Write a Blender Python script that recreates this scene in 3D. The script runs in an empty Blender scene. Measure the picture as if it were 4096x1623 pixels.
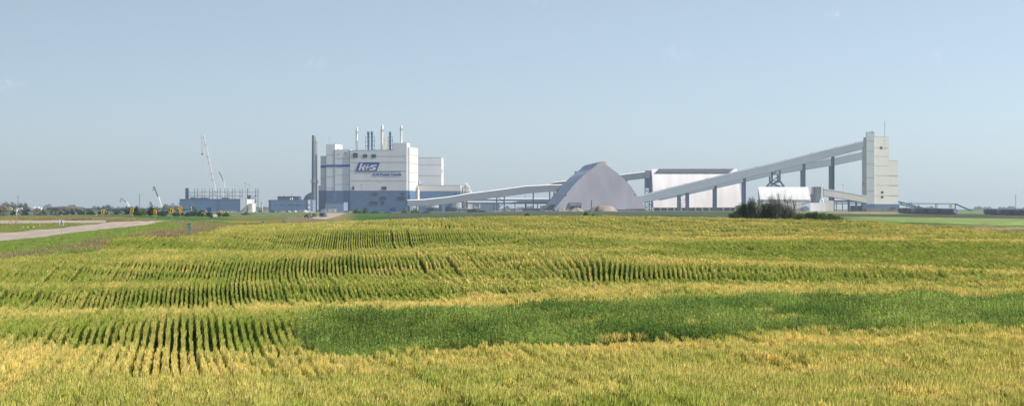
import bpy, math, random
import numpy as np
from mathutils import Vector, Matrix
R = math.radians
rnd = random.Random(7)
nrs = np.random.RandomState(11)
scn = bpy.context.scene
COL = scn.collection
F = 7700.0      # focal length in photo pixels
HOR = 834.0     # photo row of the horizon
ZC = 6.0        # camera height

# ------------------------------------------------------------------ terrain
# each column (at one bearing): swells as (bearing row, distance)
COLS = [-400, 0, 500, 1000, 1500, 2000, 2600, 3200, 4096, 4600]
T = {
 0:    [(1623,49),(1530,57),(1400,74),(1330,82),(1250,110),(1160,122),(1148,138),(1072,156),(1045,185),(968,222),(933,262),(882,340),(869,430),(862,1000),(845,2000)],
 500:  [(1623,49),(1535,57),(1402,75),(1300,82),(1247,113),(1158,123),(1142,138),(1047,158),(1007,206),(952,230),(921,275),(881,335),(869,430),(858,1000),(845,2000)],
 1000: [(1623,49),(1535,57),(1402,75),(1290,82),(1222,115),(1150,124),(1115,140),(1037,158),(1010,212),(938,240),(925,275),(904,400),(893,520),(868,900),(847,2000)],
 1500: [(1623,49),(1530,57),(1405,74),(1290,82),(1217,115),(1150,124),(1118,140),(1034,158),(1003,215),(925,248),(913,290),(886,400),(882,600),(866,900),(848,2000)],
 2000: [(1623,49),(1520,57),(1408,70),(1290,80),(1215,104),(1158,116),(1128,130),(1022,155),(995,205),(935,235),(915,275),(868,400),(872,560),(860,1000),(845,2000)],
 2600: [(1623,48),(1500,57),(1395,70),(1290,80),(1185,101),(1162,108),(1150,118),(1060,136),(1036,165),(975,200),(956,235),(872,390),(873,560),(858,1000),(843,2000)],
 3200: [(1623,47),(1455,60),(1365,72),(1270,82),(1180,100),(1166,107),(1148,118),(1074,138),(1062,165),(965,205),(953,240),(887,390),(880,500),(857,1100),(843,2000)],
 4096: [(1623,46),(1417,64),(1335,77),(1260,86),(1190,100),(1175,106),(1160,114),(1112,130),(1102,152),(987,195),(960,235),(913,380),(904,500),(862,1400),(848,2400)],
}
def _ctl():
    cols, ctl = [], []
    for px in COLS:
        k = min(max(px, 0), 4096)
        L = [(Y, (py-HOR)/F*Y) for py, Y in T[k]]
        L = [(30, L[0][1])] + L + [(5000, 3.4), (9000, 4.2), (26000, 6.0)]
        cols.append(px); ctl.append(L)
    return np.array(cols, float), np.array(ctl)
_cp, _cv = _ctl()
NPX, NY = 501, 900
gpx = np.linspace(-400, 4600, NPX)
gly = np.linspace(math.log(30), math.log(26000), NY)
def pchip(x, y, xi):
    h = np.diff(x); d = np.diff(y)/h
    m = np.zeros_like(y)
    for i in range(1, len(x)-1):
        if d[i-1]*d[i] > 0:
            w1 = 2*h[i]+h[i-1]; w2 = h[i]+2*h[i-1]
            m[i] = (w1+w2)/(w1/d[i-1]+w2/d[i])
    i = np.clip(np.searchsorted(x, xi)-1, 0, len(x)-2)
    t = (xi-x[i])/h[i]; t = np.clip(t, 0, 1)
    return ((1+2*t)*(1-t)**2*y[i] + t*(1-t)**2*h[i]*m[i] + t*t*(3-2*t)*y[i+1] + t*t*(t-1)*h[i]*m[i+1])
GT = np.zeros((NPX, NY))
for a, p in enumerate(gpx):
    i = int(np.clip(np.searchsorted(_cp, p)-1, 0, len(_cp)-2))
    t = (p-_cp[i])/(_cp[i+1]-_cp[i]); t = np.clip(t, 0, 1)
    c = _cv[i]*(1-t)+_cv[i+1]*t
    GT[a] = pchip(c[:, 0], c[:, 1], np.exp(gly))
# smooth across bearing
ker = np.hanning(27); ker /= ker.sum()
GT = np.apply_along_axis(lambda v: np.convolve(np.pad(v, 13, mode='edge'), ker, 'valid'), 0, GT)

def _noise2(x, y, s, seed):
    r = np.random.RandomState(seed)
    v = np.zeros_like(x, dtype=float)
    for k in range(7):
        a = r.uniform(0, 6.28); f = r.uniform(.6, 1.6)*6.28/s; p = r.uniform(0, 6.28)
        v += np.sin((x*math.cos(a)+y*math.sin(a))*f+p)
    return v/7**.5
def zt(X, Y):
    """height of the ground"""
    X = np.asarray(X, float); Y = np.asarray(Y, float)
    Yc = np.clip(Y, 45, 25900)
    px = np.clip(2048+F*X/Yc, -400, 4600)
    a = (px+400)/10.0; b = (np.log(np.clip(Y, 30.01, 25900))-gly[0])/(gly[1]-gly[0])
    i = np.clip(a.astype(int), 0, NPX-2); j = np.clip(b.astype(int), 0, NY-2)
    u = a-i; v = b-j
    h = GT[i, j]*(1-u)*(1-v)+GT[i+1, j]*u*(1-v)+GT[i, j+1]*(1-u)*v+GT[i+1, j+1]*u*v
    amp = np.clip((Y-150)/100, 0.35, 1)*np.clip((650-Y)/150, 0, 1)
    # long low swells lying across the view, stronger to the east
    e = np.clip((px-1900)/1500, 0.15, 1)
    w = 0.16*np.sin(Y/15.0*6.28*(1-0.15*np.clip((Y-200)/300, 0, 1))+X*0.05)+0.12*np.sin(Y/8.3*6.28+X*0.09+1)+.10*_noise2(X/5, Y, 13, 8)
    h = h - amp*e*w*np.clip((Y-150)/60, 0, 1) - 0.035*amp*_noise2(X, Y, 9, 3)
    # the wheat stands on ground lower than the crop surface
    sink = .72*np.clip((crop_far(px)+2.2-Y)/2, 0, 1)
    return ZC-h-sink
CROP_FAR = [(-400,180),(0,184),(40,186),(94,192),(235,196),(376,199),(396,205),(439,226),(548,231),(700,231),(770,234),(823,250),(900,330),(1000,395),(1080,425),(1500,425),(2000,412),(2600,402),(3200,402),(4096,392),(4600,392)]
def crop_far(px): return np.interp(px, [p[0] for p in CROP_FAR], [p[1] for p in CROP_FAR])
def z1(X, Y): return float(zt(np.array([X]), np.array([Y]))[0])
def W(px, py, Y): return Vector(((px-2048)/F*Y, Y, ZC-(py-HOR)/F*Y))
def XY(px, Y): return ((px-2048)/F*Y, Y)
def G(px, Y, dz=0.0):
    x = (px-2048)/F*Y
    return Vector((x, Y, z1(x, Y)+dz))
def cast(px, py, y0=150, y1=6000):
    """first ground point met at a bearing and dip"""
    Ys = np.exp(np.linspace(math.log(y0), math.log(y1), 3000))
    X = (px-2048)/F*Ys
    p = HOR+(ZC-zt(X, Ys))*F/Ys
    k = np.argmax(p <= py)
    Y = Ys[k] if p[k] <= py else y1
    return Vector(((px-2048)/F*Y, Y, z1((px-2048)/F*Y, Y)))

# ------------------------------------------------------------------ materials
def nodes(name):
    m = bpy.data.materials.new(name); m.use_nodes = True
    nt = m.node_tree
    return m, nt, nt.nodes['Principled BSDF'], nt.nodes['Material Output']
def mat(name, col, rough=.6, var=.12, scale=.35, metal=0.0, spec=.3, streak=None):
    m, nt, b, o = nodes(name)
    b.inputs['Roughness'].default_value = rough; b.inputs['Metallic'].default_value = metal
    b.inputs['Specular IOR Level'].default_value = spec
    g = nt.nodes.new('ShaderNodeNewGeometry'); mp = nt.nodes.new('ShaderNodeMapping')
    nt.links.new(g.outputs['Position'], mp.inputs[0])
    if streak: mp.inputs['Scale'].default_value = streak
    n = nt.nodes.new('ShaderNodeTexNoise'); n.inputs['Scale'].default_value = scale; n.inputs['Detail'].default_value = 5
    nt.links.new(mp.outputs[0], n.inputs[0])
    r = nt.nodes.new('ShaderNodeMapRange'); r.inputs[1].default_value = .3; r.inputs[2].default_value = .7
    r.inputs[3].default_value = 1-var; r.inputs[4].default_value = 1+var*.6
    nt.links.new(n.outputs[0], r.inputs[0])
    v = nt.nodes.new('ShaderNodeVectorMath'); v.operation = 'SCALE'; v.inputs[0].default_value = col
    nt.links.new(r.outputs[0], v.inputs['Scale']); nt.links.new(v.outputs[0], b.inputs['Base Color'])
    return m
M = {}
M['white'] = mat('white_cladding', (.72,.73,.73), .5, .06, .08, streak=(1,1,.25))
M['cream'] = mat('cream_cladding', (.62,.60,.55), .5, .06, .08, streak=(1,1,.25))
M['blue'] = mat('bluegrey_cladding', (.095,.18,.31), .5, .08, .08)
M['bluel'] = mat('light_bluegrey_cladding', (.18,.26,.37), .5, .08, .08)
M['seam'] = mat('dark_seam', (.16,.19,.24), .6, .1)
M['navy'] = mat('logo_blue', (.002,.055,.30), .5, .04)
M['dark'] = mat('dark_louvre', (.05,.07,.11), .6, .2, 2)
M['steel'] = mat('blue_painted_steel', (.055,.105,.175), .5, .12, .6)
M['galv'] = mat('galvanised_steel', (.42,.45,.47), .4, .15, .5, metal=.3)
M['gal'] = mat('gallery_cladding', (.17,.205,.24), .5, .06, .15)
M['capw'] = mat('white_roof_sheet', (.74,.74,.73), .5, .05, .2)
M['yellow'] = mat('yellow_rail_paint', (.55,.42,.10), .5, .1)
M['beam'] = mat('primed_beam', (.34,.33,.20), .6, .1)
M['pinkw'] = mat('dusty_pale_cladding', (.40,.385,.445), .7, .16, .09, streak=(1,1,.3))
M['roofb'] = mat('pale_membrane_roof', (.68,.71,.80), .6, .06, .1)
M['longw'] = mat('dust_stained_white_roof', (.76,.73,.71), .6, .12, .16, streak=(1,.12,.12))
M['vent'] = mat('ridge_vent_grey', (.15,.16,.21), .6, .15, .4)
M['conc'] = mat('concrete', (.45,.44,.42), .8, .15, .3)
M['concd'] = mat('damp_concrete', (.25,.25,.27), .8, .15, .3)
M['dirt'] = mat('spoil_heap_earth', (.30,.25,.20), .95, .3, .25)
M['dirtd'] = mat('dark_spoil', (.12,.11,.10), .95, .3, .25)
M['gravel'] = mat('gravel_road_surface', (.36,.30,.24), .95, .16, 1.2)
M['warm_orange'] = mat('orange_and_painted_sun', (.75,.45,.30), .6, .1)  # orange parts; on the shed ridge end the colour stands for sunlight
M['crane'] = mat('crane_white_paint', (.75,.76,.76), .4, .06, .5)
M['black'] = mat('black_rubber', (.015,.015,.017), .7, .2, 3)
M['glass'] = mat('dark_window_glass', (.03,.04,.05), .1, .1, 1, spec=.6)
M['signy'] = mat('yellow_sign_sheet', (.80,.42,.015), .5, .06, 2)
M['signw'] = mat('white_sign_sheet', (.84,.86,.87), .45, .05, 2)
M['signk'] = mat('black_sign_ink', (.012,.012,.012), .5, .1, 2)
M['signb'] = mat('sign_back_metal', (.85,.86,.86), .5, .05, 2)
M['post'] = mat('galvanised_sign_post', (.34,.33,.31), .6, .15, 2)
M['wood'] = mat('weathered_timber_post', (.30,.24,.17), .9, .25, 3)
M['woodd'] = mat('dark_timber_post', (.09,.08,.06), .9, .25, 3)
M['red'] = mat('red_paint', (.45,.06,.04), .5, .1, 2)
M['orange'] = mat('orange_paint', (.70,.22,.03), .5, .1, 2)
M['utgreen'] = mat('utility_green_paint', (.12,.20,.16), .5, .12, 2)
M['utpale'] = mat('utility_pale_face', (.45,.50,.45), .5, .12, 2)
M['bark'] = mat('grey_bark', (.20,.18,.16), .9, .3, 3)
M['barkl'] = mat('bleached_dead_branch', (.42,.38,.33), .9, .2, 3)
M['barkd'] = mat('dark_bark', (.13,.11,.10), .9, .3, 3)
M['rail'] = mat('rusty_rail', (.03,.027,.027), .7, .2, 1)
M['hopper'] = mat('grey_railcar_paint', (.16,.18,.26), .6, .2, .4)
M['hopperd'] = mat('dark_railcar_paint', (.07,.08,.13), .6, .2, .4)
M['hopperl'] = mat('pale_railcar_paint', (.42,.43,.46), .6, .15, .4)
M['bluebrd'] = mat('blue_board', (.02,.09,.24), .5, .05)
M['feather'] = mat('black_feather', (.012,.012,.014), .7, .2, 5)
M['logow'] = mat('white_logo_paint', (.80,.81,.82), .5, .03)

def leafmat(name, c1, c2, trans=.25, scale=.5, inst=False, rand=.25):
    m, nt, b, o = nodes(name)
    nt.nodes.remove(b)
    g = nt.nodes.new('ShaderNodeNewGeometry')
    n = nt.nodes.new('ShaderNodeTexNoise'); n.inputs['Scale'].default_value = scale; n.inputs['Detail'].default_value = 4
    nt.links.new(g.outputs['Position'], n.inputs[0])
    r = nt.nodes.new('ShaderNodeMapRange'); r.inputs[1].default_value = .32; r.inputs[2].default_value = .68
    nt.links.new(n.outputs[0], r.inputs[0])
    fac = r.outputs[0]
    if inst:
        at = nt.nodes.new('ShaderNodeAttribute'); at.attribute_type = 'INSTANCER'; at.attribute_name = 'ripe_shade'
        mm = nt.nodes.new('ShaderNodeMath'); mm.operation = 'MULTIPLY_ADD'
        nt.links.new(fac, mm.inputs[0]); mm.inputs[1].default_value = .35; nt.links.new(at.outputs['Fac'], mm.inputs[2])
        m2 = nt.nodes.new('ShaderNodeMath'); m2.operation = 'SUBTRACT'; m2.use_clamp = True
        nt.links.new(mm.outputs[0], m2.inputs[0]); m2.inputs[1].default_value = .175; fac = m2.outputs[0]
    mx = nt.nodes.new('ShaderNodeMix'); mx.data_type = 'RGBA'
    mx.inputs[6].default_value = (*c1, 1); mx.inputs[7].default_value = (*c2, 1)
    nt.links.new(fac, mx.inputs[0])
    oi = nt.nodes.new('ShaderNodeObjectInfo')
    rr = nt.nodes.new('ShaderNodeMapRange'); rr.inputs[3].default_value = 1-rand; rr.inputs[4].default_value = 1+rand
    nt.links.new(oi.outputs['Random'], rr.inputs[0])
    v = nt.nodes.new('ShaderNodeVectorMath'); v.operation = 'SCALE'
    nt.links.new(mx.outputs[2], v.inputs[0]); nt.links.new(rr.outputs[0], v.inputs['Scale'])
    d = nt.nodes.new('ShaderNodeBsdfDiffuse'); t = nt.nodes.new('ShaderNodeBsdfTranslucent'); s = nt.nodes.new('ShaderNodeMixShader')
    s.inputs[0].default_value = trans
    nt.links.new(v.outputs[0], d.inputs[0]); nt.links.new(v.outputs[0], t.inputs[0])
    nt.links.new(d.outputs[0], s.inputs[1]); nt.links.new(t.outputs[0], s.inputs[2]); nt.links.new(s.outputs[0], o.inputs[0])
    return m
M['ear'] = leafmat('wheat_ears', (.45,.52,.10), (.90,.75,.275), .4, .25, True, .14)
M['blade'] = leafmat('wheat_leaves', (.09,.18,.03), (.34,.36,.08), .4, .3, True, .2)
M['weed'] = leafmat('weed_leaves', (.14,.235,.05), (.38,.46,.11), .4, .35, True, .45)
M['vgrass'] = leafmat('verge_grass', (.36,.28,.15), (.28,.36,.08), .3, .12, True, .2)
M['leafd'] = leafmat('dark_scrub_leaves', (.035,.06,.028), (.08,.11,.045), .2, .5)
M['leafg'] = leafmat('green_scrub_leaves', (.045,.095,.025), (.10,.17,.045), .25, .6)
M['leafb'] = leafmat('haze_tinted_tree_leaves', (.10,.13,.12), (.15,.18,.14), .2, .15)  # pale bluish leaf colour with distance haze painted in
M['twig'] = leafmat('dense_dead_twigs', (.09,.075,.06), (.16,.135,.11), 0, .8)

# ------------------------------------------------------------------ objects
def link(o, parent=None):
    COL.objects.link(o)
    if parent is not None: o.parent = parent
    return o
def tag(o, label=None, cat=None, group=None, kind=None):
    if label: o['label'] = label
    if cat: o['category'] = cat
    if group: o['group'] = group
    if kind: o['kind'] = kind
    return o
def empty(name, loc, rz=0, label=None, cat=None, group=None):
    o = bpy.data.objects.new(name, None); o.location = loc; o.rotation_euler = (0, 0, rz)
    o.empty_display_size = .5
    return tag(link(o), label, cat, group)
def part_like_copy(o, parent=None):
    c = o.copy(); COL.objects.link(c); c.parent = parent
    for ch in list(o.children): part_like_copy(ch, c)
    return c
def dup(root, loc, rz=None, label=None, scale=None):
    c = part_like_copy(root); c.location = loc
    if rz is not None: c.rotation_euler = (0, 0, rz)
    if label: c['label'] = label
    if scale is not None: c.scale = (scale,)*3 if not isinstance(scale, tuple) else scale
    return c
class MB:
    def __init__(s): s.v = []; s.f = []; s.mi = []; s.cur = 0
    def add(s, vs, fs):
        n = len(s.v); s.v += [tuple(v) for v in vs]; s.f += [tuple(n+i for i in f) for f in fs]; s.mi += [s.cur]*len(fs)
    def box(s, x0, x1, y0, y1, z0, z1):
        s.add([(x0,y0,z0),(x1,y0,z0),(x1,y1,z0),(x0,y1,z0),(x0,y0,z1),(x1,y0,z1),(x1,y1,z1),(x0,y1,z1)],
              [(0,3,2,1),(4,5,6,7),(0,1,5,4),(1,2,6,5),(2,3,7,6),(3,0,4,7)]); return s
    def beam(s, p, q, w, h=None, up=(0,0,1)):
        p = Vector(p); q = Vector(q); h = h or w
        d = (q-p).normalized(); u = Vector(up)
        if abs(d.dot(u)) > .98: u = Vector((0,1,0))
        a = d.cross(u).normalized()*w/2; b = a.cross(d).normalized()*h/2
        vs = []
        for c in (p, q): vs += [c-a-b, c+a-b, c+a+b, c-a+b]
        s.add(vs, [(0,1,2,3),(7,6,5,4),(0,4,5,1),(1,5,6,2),(2,6,7,3),(3,7,4,0)]); return s
    def vbeam(s, p, q, w, h):
        """inclined gallery with vertical end faces; p,q = bottom centre points"""
        p = Vector(p); q = Vector(q); d = (q-p); a = Vector((d.y, -d.x, 0)).normalized()*w/2; z = Vector((0,0,h))
        vs = []
        for c in (p, q): vs += [c-a, c+a, c+a+z, c-a+z]
        s.add(vs, [(0,1,2,3),(7,6,5,4),(0,4,5,1),(1,5,6,2),(2,6,7,3),(3,7,4,0)]); return s
    def cyl(s, p, q, r0, r1=None, n=12, cap=True):
        p = Vector(p); q = Vector(q); r1 = r0 if r1 is None else r1
        d = (q-p).normalized(); u = Vector((0,0,1)) if abs(d.z) < .95 else Vector((1,0,0))
        a = d.cross(u).normalized(); b = a.cross(d)
        vs = []
        for c, r in ((p, r0), (q, r1)):
            for k in range(n):
                t = 2*math.pi*k/n; vs.append(c+a*math.cos(t)*r+b*math.sin(t)*r)
        fs = [(k, (k+1) % n, n+(k+1) % n, n+k) for k in range(n)]
        if cap: fs += [tuple(range(n))[::-1], tuple(range(n, 2*n))]
        s.add(vs, fs); return s
    def lathe(s, c, prof, n=14):
        c = Vector(c); vs = []
        for r, z in prof:
            for k in range(n):
                t = 2*math.pi*k/n; vs.append(c+Vector((r*math.cos(t), r*math.sin(t), z)))
        fs = []
        for i in range(len(prof)-1):
            fs += [(i*n+k, i*n+(k+1) % n, (i+1)*n+(k+1) % n, (i+1)*n+k) for k in range(n)]
        fs += [tuple(range(n))[::-1], tuple(range((len(prof)-1)*n, len(prof)*n))]
        s.add(vs, fs); return s
    def prism(s, poly, off):
        """poly: list of 3D points, extruded by vector off"""
        off = Vector(off); n = len(poly); P = [Vector(p) for p in poly]
        s.add(P+[p+off for p in P], [tuple(range(n)), tuple(range(2*n-1, n-1, -1))]+[(i, n+i, n+(i+1) % n, (i+1) % n) for i in range(n)]); return s
    def build(s, name, mats, parent=None, smooth=False):
        me = bpy.data.meshes.new(name); me.from_pydata([tuple(v) for v in s.v], [], s.f)
        if not isinstance(mats, (list, tuple)): mats = [mats]
        for m in mats: me.materials.append(m)
        if len(mats) > 1: me.polygons.foreach_set('material_index', s.mi)
        if smooth: me.polygons.foreach_set('use_smooth', [True]*len(me.polygons))
        me.update()
        return link(bpy.data.objects.new(name, me), parent)
def tri_mesh(name, V, nper, mats, midx=None):
    """V: (n*nper,3) verts of separate polygons with nper corners each"""
    n = len(V)//nper
    me = bpy.data.meshes.new(name)
    me.vertices.add(len(V)); me.vertices.foreach_set('co', np.asarray(V, np.float32).ravel())
    me.loops.add(len(V)); me.loops.foreach_set('vertex_index', np.arange(len(V), dtype=np.int32))
    me.polygons.add(n); me.polygons.foreach_set('loop_start', np.arange(0, len(V), nper, dtype=np.int32))
    for m in mats: me.materials.append(m)
    if midx is not None: me.polygons.foreach_set('material_index', np.asarray(midx, np.int32))
    me.update(calc_edges=True)
    return me
def grid_mesh(name, P, mats, colors=None, cname='field'):
    """P: (a,b,3) grid of points"""
    a, b = P.shape[:2]
    me = bpy.data.meshes.new(name)
    me.vertices.add(a*b); me.vertices.foreach_set('co', P.astype(np.float32).ravel())
    i, j = np.meshgrid(np.arange(a-1), np.arange(b-1), indexing='ij')
    q = np.stack([i*b+j, (i+1)*b+j, (i+1)*b+j+1, i*b+j+1], -1).reshape(-1, 4).astype(np.int32)
    me.loops.add(q.size); me.loops.foreach_set('vertex_index', q.ravel())
    me.polygons.add(len(q)); me.polygons.foreach_set('loop_start', np.arange(0, q.size, 4, dtype=np.int32))
    me.polygons.foreach_set('use_smooth', np.ones(len(q), bool))
    for m in mats: me.materials.append(m)
    if colors is not None:
        ca = me.color_attributes.new(cname, 'FLOAT_COLOR', 'POINT')
        c = np.ones((a*b, 4), np.float32); c[:, :3] = colors.reshape(-1, 3); ca.data.foreach_set('color', c.ravel())
    me.update(calc_edges=True)
    return me
# ------------------------------------------------------------------ regions of the land
def lerp(px, pts): 
    x = [p[0] for p in pts]; y = [p[1] for p in pts]
    return np.interp(px, x, y)
def sm(a, b, x): 
    t = np.clip((x-a)/(b-a), 0, 1); return t*t*(3-2*t)
def weed_mask(px, Y, X):
    n = 1.2*_noise2(X, Y, 5, 21)+.6*_noise2(X, Y, 1.6, 22)
    near = lerp(px, [(1160,80),(1250,72),(1330,68.5),(1700,70),(2600,71.5),(3200,74),(4096,78),(4700,79)])
    far = lerp(px, [(1160,78),(1200,81),(1350,85),(2000,86),(2600,91.5),(3200,93),(4096,94.5),(4700,95)])
    return (px > 1165) & (Y > near+n*.4) & (Y < far+n*.4)
def bump(px, py, cx, cy, rx, ry): return np.exp(-((px-cx)/rx)**2-((py-cy)/ry)**2)
def ripeness_and_relief(px, Y, X):
    """how far the wheat has turned, with slope shade and bright crests painted in"""
    r = .40+.10*_noise2(X, Y, 26, 5)+.05*_noise2(X, Y, 6, 6)+.05*_noise2(X/4, Y, 11, 9)
    west = 1-sm(1500, 2300, px)
    r += west*(.38*np.exp(-((Y-63)/9)**2)+.28*np.exp(-((Y-103)/8)**2)+.10*np.exp(-((Y-150)/10)**2))
    r += (1-west)*(.34*np.exp(-((Y-104.5)/5)**2)+.26*np.exp(-((Y-67.5)/4)**2)+.10)
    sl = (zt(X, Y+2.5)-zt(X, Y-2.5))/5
    r -= np.clip(sl*5, -.2, .22)  # facing slopes painted greener and darker in place of shading
    r += (.15*_noise2(X/6, Y, 7, 12)+.10*_noise2(X/9, Y, 3.4, 13))*sm(0, 1500, px)
    r -= sm(2200, 2800, px)*.34*np.exp(-((Y-182)/17)**2)*(1-.3*sm(3700,4100,px))  # shaded look of the far eastern slope put into the crop colour
    r -= sm(2200, 2600, px)*.2*np.exp(-((Y-126)/9)**2)
    r += sm(2200, 2700, px)*(.30*np.exp(-((Y-212)/9)**2)+.22*np.exp(-((Y-140)/6)**2))  # bright crest lines painted into the crop colour for relief
    r -= .10*np.exp(-((Y-52)/5)**2)
    r -= west*.12*np.exp(-((Y-85)/4)**2)
    r += .10*sm(200, 380, Y)
    for cx, cy, rx, ry, a in [(60,84,230,5,-.55),(420,92,200,4,-.5),(120,132,420,5,-.25),(850,138,330,3.5,-.5),(620,112,120,6,-.2),(3900,108,500,6,-.3),(1250,92,130,8,-.3),(760,128,150,5,-.25)]:
        r += a*np.exp(-((px-cx)/rx)**2-((Y-cy)/ry)**2)
    return np.clip(r, 0, 1)
# ------------------------------------------------------------------ ground sheet
px_lines = np.concatenate([np.array([-9000,-6500,-4500,-3000,-2000,-1300,-900,-600,-400,-250]), np.arange(-100, 4201, 9.), np.array([4350,4500,4700,5000,5500,6200,7200,8500,10500,13000])])
Yl = [-400, -250, -150, -80, -40, -10, 10, 22, 30]
y = 34.
while y < 3000: Yl.append(y); y *= 1.0075 if y < 900 else 1.012
while y < 25000: Yl.append(y); y *= 1.04
Yl = np.array(Yl)
A, B = np.meshgrid(px_lines, Yl, indexing='ij')
GX = (A-2048)/F*np.maximum(B, 60.); GY = B
GZ = zt(GX, GY)
gpxm = 2048+F*GX/np.maximum(GY, 60)
def gcolor(px, Y, X, Z):
    py = HOR+(ZC-Z)*F/np.maximum(Y, 60)
    n1 = _noise2(X/3, Y, 30, 31); n2 = _noise2(X, Y, 9, 32)
    c = np.zeros(px.shape+(3,)); 
    def put(mask, col):
        m = np.clip(mask, 0, 1)[..., None]; c[:] = c*(1-m)+np.array(col)*m
    put(np.ones_like(px), (.06,.10,.025))                        # soil and stems under the crop
    far = Y > crop_far(px)
    put(far*1., (.20,.18,.085))                                   # rough grass
    put(far*sm(-.3,.6,n1+.3*n2)*.7, (.28,.21,.12))
    # verge of bright grass along the road
    # far land
    w = sm(1350, 1450, px)
    put(far*w*sm(405,440,Y), (.06,.13,.035))
    put(far*w*sm(560,700,Y)*sm(1480,1620,px), (.075,.10,.06))
    m = far*(1-sm(1150,1350,px))
    put(m*sm(330,400,Y)*(px < 1150), (.16,.155,.05))
    put(m*sm(440,470,Y)*(1-sm(840,960,Y))*(1-sm(880,960,px))*sm(240,420,px), (.05,.13,.04))
    put(m*sm(900,980,Y)*sm(200,900,px), (.17,.19,.06))
    put(m*sm(800,1000,Y+120*n1), (.13,.17,.08))
    # yellow flush at the foot of the roadside bank
    put(far*bump(px, Y, 690, 238, 130, 7)*.9, (.30,.27,.03))
    put(far*bump(px, Y, 950, 560, 160, 60)*.8, (.26,.25,.04))
    # brown bank east of the access road
    put(far*bump(px, Y, 1270, 560, 150, 90)*.9, (.17,.13,.085))
    # east: far fields
    e = far*sm(2950, 3300, px)
    put(far*sm(2200,2500,px)*sm(480,540,Y)*(1-sm(600,660,Y))*.8, (.22,.24,.10))
    put(e*sm(400,430,Y), (.07,.15,.035))
    k = sm(3300,3560,px+60*n2)
    put(e*sm(600,700,Y), (.075,.095,.06))
    put(far*k*sm(455,480,Y)*(1-sm(900,960,Y)), (.19,.27,.085))
    put(far*k*sm(520,600,Y)*(1-sm(800,900,Y))*.5, (.23,.27,.11))
    put(e*sm(960,1010,Y), (.075,.08,.06))
    put(e*sm(1330,1400,Y+60*n1)*(1-sm(3560,3640,px)), (.24,.23,.11))
    put(far*sm(3560,3640,px)*sm(1560,1700,Y), (.13,.24,.09))
    put(far*sm(2500,2700,Y), (.12,.14,.085))
    put(far*sm(1850,1900,Y)*(1-sm(2400,2500,Y))*(1-sm(3300,3500,px)), (.26,.24,.20))
    v = 1+.18*n2+.12*n1
    return c*np.clip(v, .6, 1.4)[..., None]
gc = gcolor(gpxm, GY, GX, GZ)
# roads, laid out as near / far edges
def road_xy(pts, y0=150): return [cast(px, py, y0) for px, py in pts]
R1N = road_xy([(-300,1010),(-120,985),(0,968),(196,949),(274,936),(392,923),(509,912),(600,900),(668,889)])
R1F = road_xy([(-300,962),(-120,944),(0,933),(196,919),(274,909.5),(392,898),(423,893),(560,885.5),(668,884)])
R2N = road_xy([(-300,899),(0,896),(150,895),(300,894),(423,893)])
R2F = road_xy([(-300,883),(0,883),(150,883.5),(300,883.5),(423,883.5)])
def seg_d(X, Y, pts):
    d = np.full(X.shape, 1e9)
    for a, b in zip(pts[:-1], pts[1:]):
        vx, vy = b.x-a.x, b.y-a.y; L = vx*vx+vy*vy+1e-9
        t = np.clip(((X-a.x)*vx+(Y-a.y)*vy)/L, 0, 1)
        d = np.minimum(d, np.hypot(X-a.x-t*vx, Y-a.y-t*vy))
    return d
def near_verge(X, Y):
    d = seg_d(X, Y, R1N)
    return d
sel = (gpxm > -350) & (gpxm < 900) & (GY > 180) & (GY < 420)
dd = near_verge(GX[sel], GY[sel]); pp = gpxm[sel]; yy = GY[sel]; cc = gc[sel]
edge = np.interp(pp, [2048+F*p.x/p.y for p in R1N], [p.y for p in R1N])
fr = (yy < edge)
gm = (fr & (yy > crop_far(pp)))
w1 = (gm*(1-sm(9, 13, dd)))[:, None]; cc = cc*(1-w1)+np.array((.17,.27,.05))*w1
w2 = ((~fr)*(1-sm(3,5,dd))*0.)[:, None]
isl = (yy > np.interp(pp, [2048+F*p.x/p.y for p in R1F], [p.y for p in R1F])) & (pp < 460)
w3 = (isl*(yy < 330)*.8)[:, None]; cc = cc*(1-w3)+np.array((.15,.17,.05))*w3
gc[sel] = cc
mg, nt, bs, out = nodes('ground_cover')
at = nt.nodes.new('ShaderNodeAttribute'); at.attribute_name = 'field'
g = nt.nodes.new('ShaderNodeNewGeometry'); mp = nt.nodes.new('ShaderNodeMapping'); mp.inputs['Scale'].default_value = (1, .35, 1)
nt.links.new(g.outputs['Position'], mp.inputs[0])
n = nt.nodes.new('ShaderNodeTexNoise'); n.inputs['Scale'].default_value = .9; n.inputs['Detail'].default_value = 8; n.inputs['Roughness'].default_value = .7
nt.links.new(mp.outputs[0], n.inputs[0])
n2 = nt.nodes.new('ShaderNodeTexNoise'); n2.inputs['Scale'].default_value = .05; n2.inputs['Detail'].default_value = 6
nt.links.new(mp.outputs[0], n2.inputs[0])
a1 = nt.nodes.new('ShaderNodeMath'); a1.operation = 'ADD'; nt.links.new(n.outputs[0], a1.inputs[0]); nt.links.new(n2.outputs[0], a1.inputs[1])
r = nt.nodes.new('ShaderNodeMapRange'); r.inputs[1].default_value = .7; r.inputs[2].default_value = 1.3; r.inputs[3].default_value = .6; r.inputs[4].default_value = 1.35
nt.links.new(a1.outputs[0], r.inputs[0])
v = nt.nodes.new('ShaderNodeVectorMath'); v.operation = 'SCALE'
nt.links.new(at.outputs['Color'], v.inputs[0]); nt.links.new(r.outputs[0], v.inputs['Scale']); nt.links.new(v.outputs[0], bs.inputs['Base Color'])
bs.inputs['Roughness'].default_value = 1; bs.inputs['Specular IOR Level'].default_value = 0
bp = nt.nodes.new('ShaderNodeBump'); bp.inputs['Strength'].default_value = .6; bp.inputs['Distance'].default_value = .5
nt.links.new(n.outputs[0], bp.inputs['Height']); nt.links.new(bp.outputs[0], bs.inputs['Normal'])
ground = link(bpy.data.objects.new('ground', grid_mesh('ground', np.stack([GX, GY, GZ], -1), [mg], gc)))
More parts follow.
